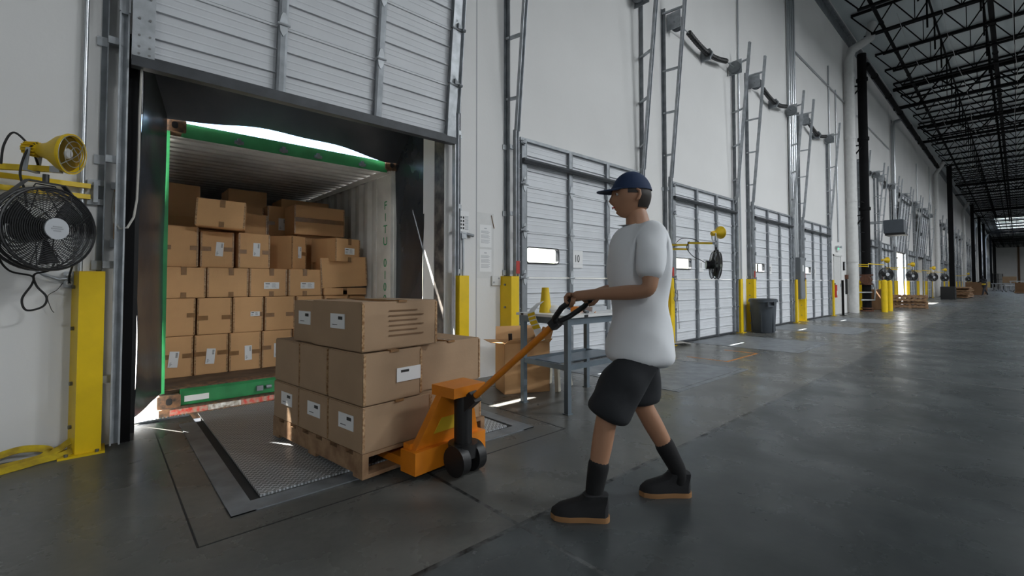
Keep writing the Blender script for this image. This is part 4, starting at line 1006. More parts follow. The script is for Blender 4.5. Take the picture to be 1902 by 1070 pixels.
def work_light(label, c, face, s=1.0, group='yellow dock work lights'):
    f = V(face).normalized(); up = V((0, 0, 1)); x = up.cross(f).normalized(); u = f.cross(x); c = V(c)
    t = thing('work_light', label, 'work light', c, group=group); X = frameX(V((0, 0, 0)), x, u, f)
    MB().lathe([(.028 * s, -.10 * s), (.038 * s, -.09 * s), (.05 * s, -.05 * s), (.10 * s, .015 * s), (.112 * s, .05 * s), (.118 * s, .055 * s), (.118 * s, .068 * s), (.108 * s, .066 * s), (.098 * s, .02 * s), (.05 * s, -.035 * s), (.02, -.04 * s)], n=30, X=X).build('shade', 'yellow_cap', t, smooth=True)
    MB().lathe([(.104 * s, .045 * s), (.095 * s, .018 * s), (.05 * s, -.03 * s), (.01, -.034 * s), (.01, -.033 * s), (.05 * s, -.027 * s), (.094 * s, .02 * s), (.102 * s, .045 * s)], n=30, X=X).build('reflector', 'reflector', t, smooth=True)
    m = MB().cyl(f * (-.17 * s), f * (-.09 * s), .03 * s, .034 * s, n=18)
    for k in range(14): a = 2 * PI * k / 14; d = x * math.cos(a) + u * math.sin(a); m.bar(f * (-.165 * s) + d * .034 * s, f * (-.10 * s) + d * .04 * s, .004, .012, up=d)
    m.build('socket_housing', 'yellow_cap', t)
    MB().lathe([(.0, -.03 * s), (.02 * s, -.03 * s), (.04 * s, .01 * s), (.042 * s, .03 * s), (.025 * s, .055 * s), (0, .06 * s)], n=18, X=X).build('bulb', 'bulb', t, smooth=True)
    m = MB()
    for r in (.108, .075, .042): m.tube([x * (r * s * math.cos(2 * PI * i / 28)) + u * (r * s * math.sin(2 * PI * i / 28)) + f * ((.068 + .03 * (1 - r / .108)) * s) for i in range(28)], .0022, 5, closed=True)
    for k in range(2):
        a = PI / 4 + k * PI / 2; d = x * math.cos(a) + u * math.sin(a); m.tube([d * .115 * s + f * .065 * s, d * .05 * s + f * .088 * s, f * .096 * s, d * -.05 * s + f * .088 * s, d * -.115 * s + f * .065 * s], .0022, 5)
    m.build('wire_guard', 'conduit', t)
    m = MB(); b0 = f * (-.12 * s); 
    for sx in (-1, 1): m.bar(b0 + x * (sx * .045 * s), b0 + x * (sx * .045 * s) - u * .13 * s, .006, .022, up=f)
    m.bar(b0 - x * .048 * s - u * .13 * s, b0 + x * .048 * s - u * .13 * s, .022, .006); m.build('mount_bracket', 'galv', t)
    return t
def swing_arm(label, wallp, joint, end, group='yellow swing arms'):
    a = V(wallp); j = V(joint); e = V(end); t = thing('swing_arm', label, 'swing arm', a, group=group); j = j - a; e = e - a; o = V((0, 0, 0))
    d1 = (j).normalized()
    m = MB()
    for z in (.0, -.075): m.bar(o + V((0, 0, z)) + d1 * .03, j + V((0, 0, z)), .032, .032)
    m.build('inner_arm', 'yellow', t)
    m = MB(); m.bar(j + V((0, 0, .035)), e + V((0, 0, .035)), .034, .034); m.build('outer_arm', 'yellow', t)
    MB().cyl(j + V((0, 0, -.10)), j + V((0, 0, .06)), .014, n=10).build('pivot', 'galv', t)
    q = MB()
    for z in (.03, -.105): q.box(-.045, .045, -.0, .006 if False else .03, z - .018, z + .022)
    q.box(-.012, .012, -.02, .03, -.11, .035); 
    q.build('wall_bracket', 'galv', t)
    MB().bar(e + V((0, 0, .035)) - (e - j).normalized() * .05, e + V((0, 0, .035)), .038, .038).build('end_cap', 'galv', t)
    return t
# left assembly in front of the wall
swing_arm('yellow double swing arm on the wall above the left fan', (-.03, -.03, 1.82), (-.62, -.16, 1.82), (-.19, -.36, 1.82))
FC = V((-.25, -.46, 1.47))
wall_fan('black caged fan hanging in front of the wall at far left', FC, (.62, -.78, .0), .245)
work_light('yellow caged lamp turned towards the room above the left fan', (-.20, -.42, 1.95), (.86, -.5, -.1), 1.05)
def cable(label, pts, r=.006, m='rubber', group=None):
    pts = [V(p) for p in pts]; sm = []; k = len(pts) - 1
    for i in range(10 * k + 1):
        t0 = i / 10; j = min(int(t0), k - 1); f = t0 - j; p0 = pts[max(j - 1, 0)]; p1 = pts[j]; p2 = pts[j + 1]; p3 = pts[min(j + 2, k)]
        sm.append(.5 * ((2 * p1) + (-p0 + p2) * f + (2 * p0 - 5 * p1 + 4 * p2 - p3) * f * f + (-p0 + 3 * p1 - 3 * p2 + p3) * f ** 3))
    return tag(MB().tube(sm, r, 6).build('power_cable', m, smooth=True), label, 'cable', group)
cable('black cable looping over the left swing arm to the lamp', [(-.30, -.38, 2.0), (-.34, -.40, 1.93), (-.36, -.42, 1.80), (-.34, -.42, 1.70), (-.33, -.40, 1.6)])
cable('black cable arching above the left end of the swing arm', [(-.45, -.30, 1.86), (-.44, -.30, 1.98), (-.40, -.3, 2.06), (-.33, -.3, 1.98), (-.29, -.32, 1.86)])
cable('tied loop of black cable hanging under the left fan', [(-.43, -.40, 1.40), (-.44, -.36, 1.30), (-.40, -.30, 1.22), (-.31, -.28, 1.19), (-.31, -.26, 1.14), (-.35, -.26, 1.05), (-.33, -.26, .98), (-.26, -.26, 1.0), (-.245, -.26, 1.06), (-.29, -.26, 1.13), (-.30, -.27, 1.2), (-.23, -.30, 1.23), (-.20, -.34, 1.32)])
cable('black cord plugged into the outlet box below the left fan', [(-.12, -.34, 1.38), (-.13, -.2, 1.28), (-.15, -.07, 1.20), (-.151, -.05, 1.146)])
cable('thin loop of wire curling from the outlet box', [(-.18, -.05, 1.15), (-.21, -.06, 1.10), (-.25, -.07, 1.06), (-.235, -.06, .98), (-.22, -.06, .95)], .002)
# fan arm at door 11
swing_arm('yellow double swing arm reaching out in front of the third door', (7.62, -.03, 1.83), (7.62, -.52, 1.80), (7.58, -1.02, 1.76))
wall_fan('black caged fan seen edge-on in front of the third door', (7.55, -1.02, 1.43), (.60, -.80, -.05), .22)
work_light('yellow work light turned away above the edge-on fan', (7.60, -1.05, 1.97), (.85, -.25, .12), .9)
cable('black cable drooping between arm and edge-on fan', [(7.6, -.55, 1.86), (7.6, -.5, 1.75), (7.58, -.62, 1.60), (7.55, -.78, 1.52), (7.52, -.9, 1.45)])
cable('black cable arched over the third door swing arm', [(7.62, -.30, 1.86), (7.62, -.4, 1.92), (7.62, -.6, 1.90), (7.6, -.72, 1.84)], .005)
# far fans
for i, (wx_, fx, fy) in enumerate([(22.9, 22.5, -.95), (30.7, 28.9, -.95), (34.5, 37.1, -.95), (38.6, 43.6, -.95), (60., 66., -.95)]):
    nm = ORD[i]; ex = fx
    wx_ = fx - .5
    swing_arm('yellow swing arm, %s beyond the black riser' % nm, (wx_, -.03, 1.86), (wx_ + .1, -.5, 1.83), (ex, fy, 1.78))
    wall_fan('black caged fan, %s beyond the black riser' % nm, (ex, fy - .02, 1.45), (-.75, -.66, 0), .24)
    work_light('yellow work light, %s beyond the black riser' % nm, (ex, fy - .02, 2.0), (.6, -.5, 0), 1.0)
# ------------------------------------------------------------------ fittings between doors
s = thing('warning_placard', 'white warning placard with picture rows on the wall right of the open bay', 'placard', (3.12, -.004, 1.87))
MB().box(-.125, .125, -.001, .004, -.125, .12).build('plate', 'paper', s)
MB().box(-.12, .0, -.0025, -.001, .085, .11).build('warning_band', 'orange_ink', s)
m = MB()
for k in range(4): m.box(.005, .02, -.0025, -.001, .03 - k * .042, .055 - k * .042).box(.035, .055, -.0025, -.001, .03 - k * .042, .055 - k * .042)
m.box(-.12, -.105, -.0025, -.001, .04, .07).box(-.095, -.085, -.0025, -.001, .04, .07).build('pictogram', 'ink', s)
m = MB()
for k in range(12): m.box(.065, .118, -.0025, -.001, .055 - k * .014, .060 - k * .014)
for k in range(10): m.box(-.118, -.01, -.0025, -.001, .02 - k * .013, .0245 - k * .013)
m.build('small_print', 'greyink', s)
pb = thing('leveler_pull_bar', 'grey T-handled steel pull bar leaning against the wall beside the open bay', 'pull bar', (3.14, -.02, .0))
MB().cyl((0, -.03, 0), (0, -.012, 1.72), .014, n=10).build('bar', 'galv', pb, smooth=True); MB().cyl((-.14, -.012, 1.735), (.15, -.012, 1.705), .019, n=12).build('grip', 'galv_dark', pb, smooth=True); MB().box(-.03, .04, -.03, .0, 1.66, 1.74).build('collar', 'galv', pb)
for k, (z0, z1, nm) in enumerate(((1.58, 1.86, 'upper'), (1.28, 1.56, 'lower'))):
    n = thing('posted_notice', '%s of two white typed notices taped to the wall left of door 10' % nm, 'notice', (3.50, -.002, z0))
    MB().box(-.095, .095, -.001, .002, 0, .275).build('sheet', 'paper', n)
    m = MB().box(-.02, .02, -.0018, -.001, .225, .235)
    for q in range(13):
        if q in (3, 8): continue
        m.box(-.07, .05 + .02 * (q % 2), -.0018, -.001, .195 - q * .012, .199 - q * .012)
    m.build('typed_lines', 'greyink', n)
n = thing('tape_patch', 'faded tape patch with a torn brown edge around the posted notices', 'tape', (3.5, -.0005, 1.2)); MB().box(-.14, .13, -.0006, .0, .0, .8).build('tape_film', 'pvc', n); MB().bar((.09, -.004, .78), (.135, -.004, .62), .014, .003).build('torn_edge', 'wood', n)
sw = thing('switch_plate', 'white switch plate on the wall left of door 10 above the yellow guard', 'switch', (3.66, -.01, 1.17)); MB().box(-.07, .07, -.012, .01, -.06, .06).build('plate', 'pvc', sw, bevel=.004)
MB().box(-.05, -.03, -.016, -.012, -.03, -.01).box(.03, .05, -.016, -.012, .02, .04).build('button', 'greyink', sw)
gb = thing('signal_box', 'grey door control box with green lights before the third door', 'control box', (7.42, -.05, 1.42)); MB().box(-.12, .12, -.06, .05, -.18, .18).build('box_body', 'panelbox', gb, bevel=.01)
MB().box(.12, .20, -.05, .05, -.12, .06).build('light_housing', 'black', gb); m = MB()
for z in (.02, -.05): m.cyl((.16, -.05, z), (.16, -.056, z), .022, n=14)
m.build('green_light', 'green_led', gb)
cable('tangled grey cord on the yellow guard before the third door', [(7.5, -.10, 1.22), (7.68, -.2, 1.25), (7.72, -.2, 1.05), (7.78, -.2, .95), (7.70, -.2, .86), (7.76, -.2, .80), (7.84, -.2, .92), (7.74, -.2, .96), (7.82, -.2, 1.0), (7.84, -.2, .7), (7.88, -.2, .3)], .006, 'galv_dark')
jb_ = thing('junction_box', 'small white junction box beside the grey bin', 'junction box', (11.18, -.02, 1.06)); MB().box(-.05, .05, -.03, .02, -.07, .07).build('box_body', 'pvc', jb_, bevel=.004)
conduit('conduit', [(11.15, -.03, 10.9), (11.15, -.03, 1.1)], .018, 'conduit', 'thin conduit down the wall above the grey bin')
ep = thing('electrical_panel', 'tall grey electrical panel between the fourth and fifth doors', 'electrical panel', (15.1, -.0, 1.26)); MB().box(-.22, .22, -.20, .0, -.60, .60).build('cabinet', 'panelbox', ep, bevel=.005); MB().box(-.19, .19, -.21, -.20, -.57, .57).build('panel_door', 'panelbox', ep); MB().box(-.05, .05, -.213, -.21, .2, .38).build('label', 'paper', ep); MB().box(.13, .16, -.22, -.21, -.08, .02).build('latch', 'black', ep)
for i in range(4): conduit('conduit', [(14.66 + i * .17, -.05, 10.9), (14.66 + i * .17, -.05, 1.86 if i > 1 else 1.2)], .038, 'conduit', '%s of four thick conduits rising from the electrical panel' % ORD[i])
conduit('conduit', [(15.25, -.04, 8.06), (22.0, -.04, 8.06)], .02, 'conduit', 'level conduit from the panel risers to the white drainpipe')
conduit('conduit', [(23.2, -.04, 8.06), (30.5, -.04, 8.06)], .02, 'conduit', 'level conduit beyond the black riser')
for i, (x, z0, z1) in enumerate([(18.98, 2.6, 8.8), (19.9, 2.6, 8.2), (11.0 + 12.9, 3, 9.5), (31.2, 2, 9.8), (31.5, 2, 9.8), (40.0, 3, 9), (46.6, 3, 9.9)]):
    conduit('conduit', [(x, -.03, z1), (x, -.03, z0)], .022, 'conduit', 'thin upright conduit, %s along the wall past the fifth door' % (ORD + ['seventh'])[i])
# man door
dr = struct(bpy.data.objects.new('door_40', None)); C.objects.link(dr); dr.location = (19.75, 0, 0); dr['label'] = 'white personnel door under the exit sign'
MB().box(-.5, -.44, -.03, .0, 0, 2.14).box(.44, .5, -.03, .0, 0, 2.14).box(-.5, .5, -.03, .0, 2.08, 2.14).build('door_frame', 'pvc', dr); MB().box(-.44, .44, -.012, .0, .005, 2.08).build('door_leaf', 'pvc', dr); MB().box(.34, .38, -.06, -.012, .98, 1.1).build('door_handle', 'galv', dr)
ex = thing('exit_sign', 'exit sign with emergency lamps above the white personnel door', 'exit sign', (19.75, -.02, 2.36)); MB().box(-.14, .14, -.04, .02, -.1, .1).build('housing', 'pvc', ex, bevel=.005); text('EXIT', .13, 'green_exit', ex, 'exit_letters', (0, -.042, 0), sx=.8)
for s in (-1, 1): MB().cyl((s * .2, -.10, .06), (s * .2, -.03, .06), .05, .03, n=14).build('lamp_head', 'silver', ex, smooth=True)
kp = thing('wall_keypad', 'narrow black and silver keypad right of the personnel door', 'keypad', (20.65, -.02, 1.75)); MB().box(-.06, .06, -.03, .02, -.16, .16).build('case', 'black', kp); MB().box(-.04, .04, -.034, -.03, -.12, .12).build('face', 'silver', kp)
pu = thing('pull_station', 'small brown box on the wall beside the white drainpipe', 'call box', (20.9, -.04, 1.35)); MB().box(-.07, .07, -.05, .04, -.08, .08).build('case', 'brown_valve', pu); MB().box(-.02, .02, -.03, .04, -.65, -.08).build('tube', 'black', pu)
fe = thing('fire_extinguisher', 'fire extinguisher on a dark stand left of the personnel door', 'fire extinguisher', (18.86, -.12, 0))
MB().cyl((0, 0, .62), (0, 0, 1.06), .075, n=16).build('cylinder', 'redtag', fe, smooth=True); MB().cyl((0, 0, 1.06), (0, 0, 1.12), .03, n=8).build('valve', 'black', fe); MB().box(-.05, .05, -.078, -.07, .7, .85).build('label', 'paper', fe)
sg = thing('black_post', 'slim black post standing left of the personnel door', 'post', (19.1, -.3, 0)); MB().box(-.03, .03, -.03, .03, .012, 1.22).build('post_shaft', 'black_steel', sg); MB().box(-.09, .09, -.09, .09, 0, .012).build('base_plate', 'black_steel', sg)
dp = thing('drainpipe', 'thick white roof drainpipe down the wall near the black riser', 'drainpipe', (21.2, -.2, 0)); MB().tube([(0, 0, 0.), (0, 0, 9.7), (.2, -.05, 10.1), (1.0, -.5, 10.7), (1.1, -.55, 11.3)], .155, 18).build('pipe', 'pvc', dp, smooth=True)
for z in (1.9, 4.2, 6.6, 9.0): MB().cyl((0, 0, z), (0, 0, z + .12), .17, n=18).build('coupling', 'pvc', dp, smooth=True)
dp2 = thing('drainpipe', 'thinner steel drainpipe down the wall beyond the black riser', 'drainpipe', (30.9, -.12, 0)); MB().tube([(0, 0, 3.0), (0, 0, 9.4), (.1, -.05, 9.6), (.5, -.2, 9.75)], .09, 14).build('pipe', 'conduit', dp2, smooth=True)
for k, x in enumerate([48.6, 75.8, 103.0, 130.1]):
    d = thing('drainpipe', 'white roof drainpipe, %s along the far wall' % ORD[k], 'drainpipe', (x, -.22, 0)); MB().tube([(0, 0, 0.), (0, 0, 9.6), (.8, -.4, 10.6)], .15, 12).build('pipe', 'pvc', d, smooth=True)
# black sprinkler riser with valve
rs = thing('sprinkler_riser', 'thick black sprinkler riser with a rusty valve standing by the wall', 'sprinkler riser', (22.55, -.35, 0))
MB().cyl((0, 0, .05), (0, 0, 1.05), .15, n=20).cyl((0, 0, 1.45), (0, 0, 10.3), .155, n=20).build('riser_pipe', 'black_steel', rs, smooth=True)
MB().cyl((0, 0, 0), (0, 0, .06), .22, n=20).cyl((0, 0, .10), (0, 0, .15), .20, n=20).build('base_flange', 'brown_valve', rs)
MB().cyl((0, 0, 1.05), (0, 0, 1.10), .22, n=20).cyl((0, 0, 1.40), (0, 0, 1.46), .22, n=20).cyl((0, 0, 1.1), (0, 0, 1.4), .16, n=20).cyl((-.45, -.05, 1.25), (.32, -.05, 1.25), .10, n=14).cyl((-.5, -.05, 1.25), (-.38, -.05, 1.25), .17, n=16).build('check_valve', 'brown_valve', rs, smooth=True)
for z in (9.2, 6.8, 4.0):
    MB().cyl((0, 0, z), (0, 0, z + .12), .19, n=18).build('coupling', 'black_steel', rs); MB().bar((-.45, .28, z - .25), (.3, -.05, z - .1), .05, .05).bar((-.5, .29, z - .75), (0, -.05, z - .1), .04, .04).build('pipe_brace', 'black_steel', rs)
m = MB(); m.tube([(-.4, .1, .45), (-.05, -.25, .45), (.0, -.27, .8), (0, -.22, 1.1)], .03, 8); m.tube([(-.5, .2, .75), (-.1, -.18, .75)], .025, 8); m.build('trim_pipe', 'galv', rs, smooth=True)
for z in (4.3, 3.1, 2.35): MB().bar((-.5, .05, z), (-.1, .0, z), .04, .04).build('pipe_support', 'black_steel', rs)
for k, (x, lab) in enumerate([(22.35, 'left of the pair of round yellow bollards before the black riser'), (23.35, 'right of the pair of round yellow bollards before the black riser')]):
    b = thing('bollard', lab, 'bollard', (x, -.93, 0), group='round yellow bollards'); MB().cyl((0, 0, 0), (0, 0, 1.18), .10, n=20).build('bollard_post', 'yellow', b, smooth=True); MB().lathe([(.10, 1.18), (.085, 1.21), (.04, 1.235), (.001, 1.24)], n=20).build('domed_cap', 'yellow', b, smooth=True)
xx = DOORX[10]; tg = thing('parked_trailer', 'dark open trailer behind the fifth bay past the riser', 'trailer', (xx + 1.4, .6, 0))
MB().box(-1.3, -1.2, 0, 9, -.1, 2.8).box(1.2, 1.3, 0, 9, -.1, 2.8).box(-1.3, 1.3, 8.9, 9, -.1, 2.8).build('trailer_wall', 'panelbox', tg); MB().box(-1.3, 1.3, 0, 9, 2.7, 2.8).build('trailer_roof', 'panelbox', tg); MB().box(-1.3, 1.3, 0, 9, -.1, 0).build('trailer_floor', 'contfloor', tg)
MB().box(-1.6, -1.2, -.35, .1, 0, 3.1).box(1.2, 1.6, -.35, .1, 0, 3.1).box(-1.6, 1.6, -.35, .1, 2.7, 3.2).build('dock_seal', 'black', tg)
# ------------------------------------------------------------------ far columns and clutter
for k, x in enumerate([50.1, 77.2, 92., 104.4, 131.6, 150., 158.7]):
    o = MB().box(x - .16, x + .16, -1.05, -.75, .02, 10.4).box(x - .25, x + .25, -1.15, -.65, 0, .02).build('steel_column', 'black_steel'); tag(o, 'black steel roof column, %s down the far wall' % (ORD + ['seventh'])[k], 'column')
tag(MB().box(XEND - .5, XEND - .2, -4.9, -4.5, 0, 11).build('end_column', 'rust'), 'brown column against the distant end wall', 'column')
ht = thing('unit_heater', 'dark box heater hanging high in front of the first far doors', 'heater', (24.6, -1.0, 3.45)); MB().box(-.36, .36, -.3, .35, -.28, .28).build('casing', 'grey_plastic', ht, bevel=.02); MB().box(-.38, .38, -.34, .3, -.36, -.28).build('louvre_base', 'black', ht); MB().box(-.33, -.28, .1, .98, .22, .26).build('hanger', 'galv_dark', ht); MB().box(.28, .33, .1, .98, .22, .26).build('hanger', 'galv_dark', ht)
p0 = pallet('wooden_pallet', 'bottom pallet of the stack on the floor past the yellow bollards', (26.7, -1.75, 0), .12, 'stacked empty pallets')
pt = tree_of(p0)
for k, nm in enumerate(('second', 'third', 'top')): dup(pt, (26.7 + R_.uniform(-.06, .06), -1.75 + R_.uniform(-.05, .05), .145 * (k + 1)), .12 + R_.uniform(-.1, .1), '%s pallet of the stack past the yellow bollards' % nm)
def plain_box(name, lab, cat, x0, x1, y0, y1, z0, z1, m, rz=0, parts=None):
    t = thing(name, lab, cat, ((x0 + x1) / 2, (y0 + y1) / 2, z0), rz); w_, d_, h_ = x1 - x0, y1 - y0, z1 - z0
    MB().box(-w_ / 2, w_ / 2, -d_ / 2, d_ / 2, 0, h_).build('box_body', m, t, bevel=.01)
    if m in ('card', 'card2'): MB().box(-.04, .04, -d_ / 2 - .004, d_ / 2 + .004, h_ - .12, h_ + .004).build('packing_tape', 'tape', t)
    return t
plain_box('gaylord_box', 'tall brown carton against the wall behind the yellow bollards', 'cardboard box', 23.9, 24.7, -.75, -.2, 0, .85, 'card_dark')
plain_box('waste_bin', 'black square bin far down the aisle by the docks', 'trash bin', 41.6, 42.7, -1.6, -.9, 0, .85, 'black')
for i in range(7):
    tag(MB().box(-2.2, 2.2, -.55, .55, 0, .07).build('lumber_board', 'wood', loc=(47.5 + R_.uniform(-.3, .3), -1.5, .06 + i * .11), rz=R_.uniform(-.04, .04)), '%s board pack from the floor in the far lumber stack' % (ORD + ['topmost'])[i], 'lumber', 'lumber stack down the aisle')
for i, (x, y, z1, nm) in enumerate([(58, -1.2, 1.15, 'nearest'), (60.2, -1.2, 1.15, 'second'), (62.4, -1.3, 1.1, 'third')]): plain_box('gaylord_box', '%s of the big brown crates beyond the lumber stack' % nm, 'crate', x, x + 1.3, y - 1.1, y, 0, z1, 'card_dark')
for i, (x, y, z0, z1, nm) in enumerate([(72, -4.55, .14, .62, 'lower brown carton at the far right edge of the aisle'), (72, -4.55, .62, 1.1, 'upper brown carton at the far right edge of the aisle')]): plain_box('gaylord_box', nm, 'cardboard box', x, x + 1.4, y - 1.0, y + .38, z0, z1, 'card_dark')
pallet('wooden_pallet', 'pallet under the brown cartons at the far right edge', (71.9, -5.5, 0), 0, None, 1.5, 1.4)
def conveyor(lab, x, y, rz, L=7, z=.78):
    t = thing('roller_conveyor', lab, 'conveyor', (x, y, 0), rz)
    for s in (-1, 1): MB().box(0, L, s * .32 - .02, s * .32 + .02, z - .06, z + .06).build('side_rail', 'silver', t)
    m = MB()
    for k in range(int(L / .25)): m.cyl((.12 + k * .25, -.3, z), (.12 + k * .25, .3, z), .04, n=8)
    o = m.build('rollers', 'silver', t); o['kind'] = 'stuff'
    for k in range(int(L) + 1):
        q = min(k * 1.0 + .1, L - .1); l = MB().box(q - .03, q + .03, -.30, -.24, .08, z - .06).box(q - .03, q + .03, .24, .30, .08, z - .06).build('leg', 'silver', t); MB().cyl((q, -.27, .08), (q + .03, -.27, .08), .08, n=8).cyl((q, .27, .08), (q + .03, .27, .08), .08, n=8).build('caster', 'black', l)
    return t
conveyor('silver roller conveyor crossing the far aisle in front', 78, -3.2, -1.0, 9)
conveyor('silver roller conveyor further back in the far aisle', 88, -2.2, -.9, 12, .95)
conveyor('raised silver conveyor at the far right of the aisle', 82, -4.0, -.5, 8, 1.25)
plain_box('gaylord_box', 'pale carton resting on the far conveyors', 'cardboard box', 90.5, 92.0, -4.3, -3.0, 1.04, 1.9, 'card2')
fn = thing('wire_fence', 'dark mesh fence panels across the far end of the docks', 'fence', (95, -2, 0))
m = MB(); 
for k in range(3): m.box(0 + k * 3 - .03, k * 3 + .03, -.03 - k * .45, .03 - k * .45, 0, 2.4)
m.build('fence_post', 'black_steel', fn); m = MB()
for z in (.1, .8, 1.6, 2.38): m.bar((0, 0, z), (6, -.9, z), .03, .03)
for k in range(60): m.bar((k * .1, -k * .015, .1), (k * .1, -k * .015, 2.38), .006, .006)
m.build('mesh_panel', 'black_steel', fn)

# ------------------------------------------------------------------ people
def person(root, face, label, far=False, hands=None):
    F = V(face).normalized(); L = V((-F.y, F.x, 0)); rt_ = V(root)
    if not far: pass
    t = thing('person', label, 'person', rt_)
    P = lambda f, s, z: tuple(F * f + L * s + V((0, 0, z)))
    return t, F, L, P
# the worker: walks facing picture left, left (near) foot forward, pushing the jack handle
t, F, L, P = person((2.085, -3.05, 0), (-.742, .67, 0), 'person in white t-shirt, black shorts and dark blue cap walking and pushing the pallet jack')
rp = V((2.085, -3.05, 0))
# note: L is the person's left, which faces the camera when positive
hipz = .93
ankL = P(.27, .10, .105); ankR = P(-.24, -.13, .12)
kneeL = P(.20, .10, .50); kneeR = P(-.02, -.11, .52)
hL = P(0, .09, hipz - .03); hR = P(-.01, -.09, hipz - .03)
handc = HAND - rp
gl_ = handc + (perp * .085) * 1.0; gr_ = handc - (perp * .085)
# which side of the bar is the left hand's? the one nearer to L
if gl_.dot(L) < gr_.dot(L): gl_, gr_ = gr_, gl_
shL = P(.0, .195, 1.40); shR = P(.02, -.195, 1.40)
def lerp(a, b, f): return tuple(V(a).lerp(V(b), f))
elL = P(.03, .25, 1.11); elR = P(.08, -.25, 1.11)
wrL = tuple(V(gl_) + (V(elL) - V(gl_)).normalized() * .085 + V((0, 0, .02))); wrR = tuple(V(gr_) + (V(elR) - V(gr_)).normalized() * .085 + V((0, 0, .02)))
pel = P(0, 0, .96); wst = P(.015, 0, 1.08); chs = P(.01, 0, 1.25); nkb = P(.0, 0, 1.39); nk = P(.015, 0, 1.47); hd0 = P(.03, 0, 1.56)
body = [
    [(pel, (.125, .09)), (wst, (.135, .10)), (chs, (.165, .11)), (nkb, (.085, .07)), (nk, .060), (hd0, .058)],
    [(pel, (.125, .09)), (hL, .082), (lerp(hL, kneeL, .5), .078), (kneeL, .056), (lerp(kneeL, ankL, .35), .056), (ankL, .036), (P(.36, .10, .045), .022)],
    [(pel, (.125, .09)), (hR, .082), (lerp(hR, kneeR, .5), .078), (kneeR, .056), (lerp(kneeR, ankR, .35), .056), (ankR, .036), (P(-.15, -.13, .045), .022)],
    [(chs, (.165, .11)), (shL, .062), (lerp(shL, elL, .5), .05), (elL, .041), (lerp(elL, wrL, .4), .038), (wrL, .027), (tuple(V(gl_) + V((0, 0, .018))), .030)],
    [(chs, (.165, .11)), (shR, .062), (lerp(shR, elR, .5), .05), (elR, .041), (lerp(elR, wrR, .4), .038), (wrR, .027), (tuple(V(gr_) + V((0, 0, .018))), .030)],
]
me = skinned(body, 2)
bm = bmesh.new(); bm.from_mesh(me)
# head: shaped ovoid with nose, chin, brow
hc = V(P(.045, 0, 1.60)); U = V((0, 0, 1))
def headpt(lat, lon):
    # lon 0 = front
    cf, sf = math.cos(lon), math.sin(lon); cl, sl_ = math.cos(lat), math.sin(lat)
    x = cl * cf; y = cl * sf; z = sl_
    rx, ry, rz = .098, .077, .118
    if z < 0: rx *= (1 + .10 * z * -1 * (1 if x > 0 else -.8)); ry *= (1 + .30 * z)
    p = V((x * rx, y * ry, z * rz))
    front = max(0, x)
    if abs(y) < .28 and front > .5:
        if -.45 < z < .15: p.x += .022 * (1 - abs(y) / .28) * (1 - abs((z + .22) / .37))       # nose
    if front > .3 and -.98 < z < -.72: p.x += .012 * (1 - abs(y))       # chin
    if front > .6 and .12 < z < .32: p.x += .004                         # brow
    if front > .6 and -.06 < z < .12 and .2 < abs(y) < .6: p.x -= .007    # eye sockets
    if front > .7 and -.60 < z < -.50 and abs(y) < .4: p.x += .005        # lips
    return hc + F * p.x + L * p.y + U * p.z
nla, nlo = 26, 32; rows_ = []
for i in range(1, nla):
    rows_.append([bm.verts.new(headpt(-PI / 2 + PI * i / nla, 2 * PI * j / nlo)) for j in range(nlo)])
bt_ = bm.verts.new(headpt(-PI / 2, 0)); tp_ = bm.verts.new(headpt(PI / 2, 0))
for i in range(len(rows_) - 1):
    for j in range(nlo): bm.faces.new((rows_[i][j], rows_[i][(j + 1) % nlo], rows_[i + 1][(j + 1) % nlo], rows_[i + 1][j]))
for j in range(nlo): bm.faces.new((bt_, rows_[0][(j + 1) % nlo], rows_[0][j])); bm.faces.new((tp_, rows_[-1][j], rows_[-1][(j + 1) % nlo]))
# ears
def addmesh(bm, mb):
    vv = [bm.verts.new(v) for v in mb.v]
    for f in mb.f:
        try: bm.faces.new([vv[i] for i in f])
        except ValueError: pass
for s in (-1, 1):
    e = MB(); c0 = hc + L * (s * .076) - F * .008 - U * .004
    e.tube([c0 + U * .030 + F * .004, c0 + U * .02 - F * .012, c0 - F * .014, c0 - U * .02 - F * .006, c0 - U * .03 + F * .004], [.006, .009, .009, .008, .005], 8); addmesh(bm, e)
# fingers round the bar
def fingers(bm, g, s):
    g = V(g); axis = perp; fwd = (F - axis * F.dot(axis)).normalized()
    for k in range(4):
        off = axis * ((k - 1.5) * .0195); r = [.0092, .0095, .009, .0078][k]; ln = [.9, 1.0, .95, .8][k]
        base = g + off + U * .030 - fwd * .010
        pts = [base, base + fwd * .020 * ln + U * .001, base + fwd * .036 * ln - U * .014, base + fwd * .034 * ln - U * .034, base + fwd * .018 * ln - U * .046]
        mb = MB(); mb.tube(pts, [r * 1.05, r * 1.05, r, r * .95, r * .75], 8); addmesh(bm, mb)
    th = g - axis * (.035 * s) + U * .012 - fwd * .03
    mb = MB(); mb.tube([th, th + axis * s * .006 - U * .018 + fwd * .008, th + axis * s * .014 - U * .036 + fwd * .022, th + axis * s * .03 - U * .044 + fwd * .04], [.014, .012, .0105, .008], 8); addmesh(bm, mb)
fingers(bm, gl_, 1); fingers(bm, gr_, -1)
bmesh.ops.recalc_face_normals(bm, faces=bm.faces)
for f in bm.faces: f.smooth = True
bm.to_mesh(me); bm.free()
meshobj('body', me, 'skin', t)
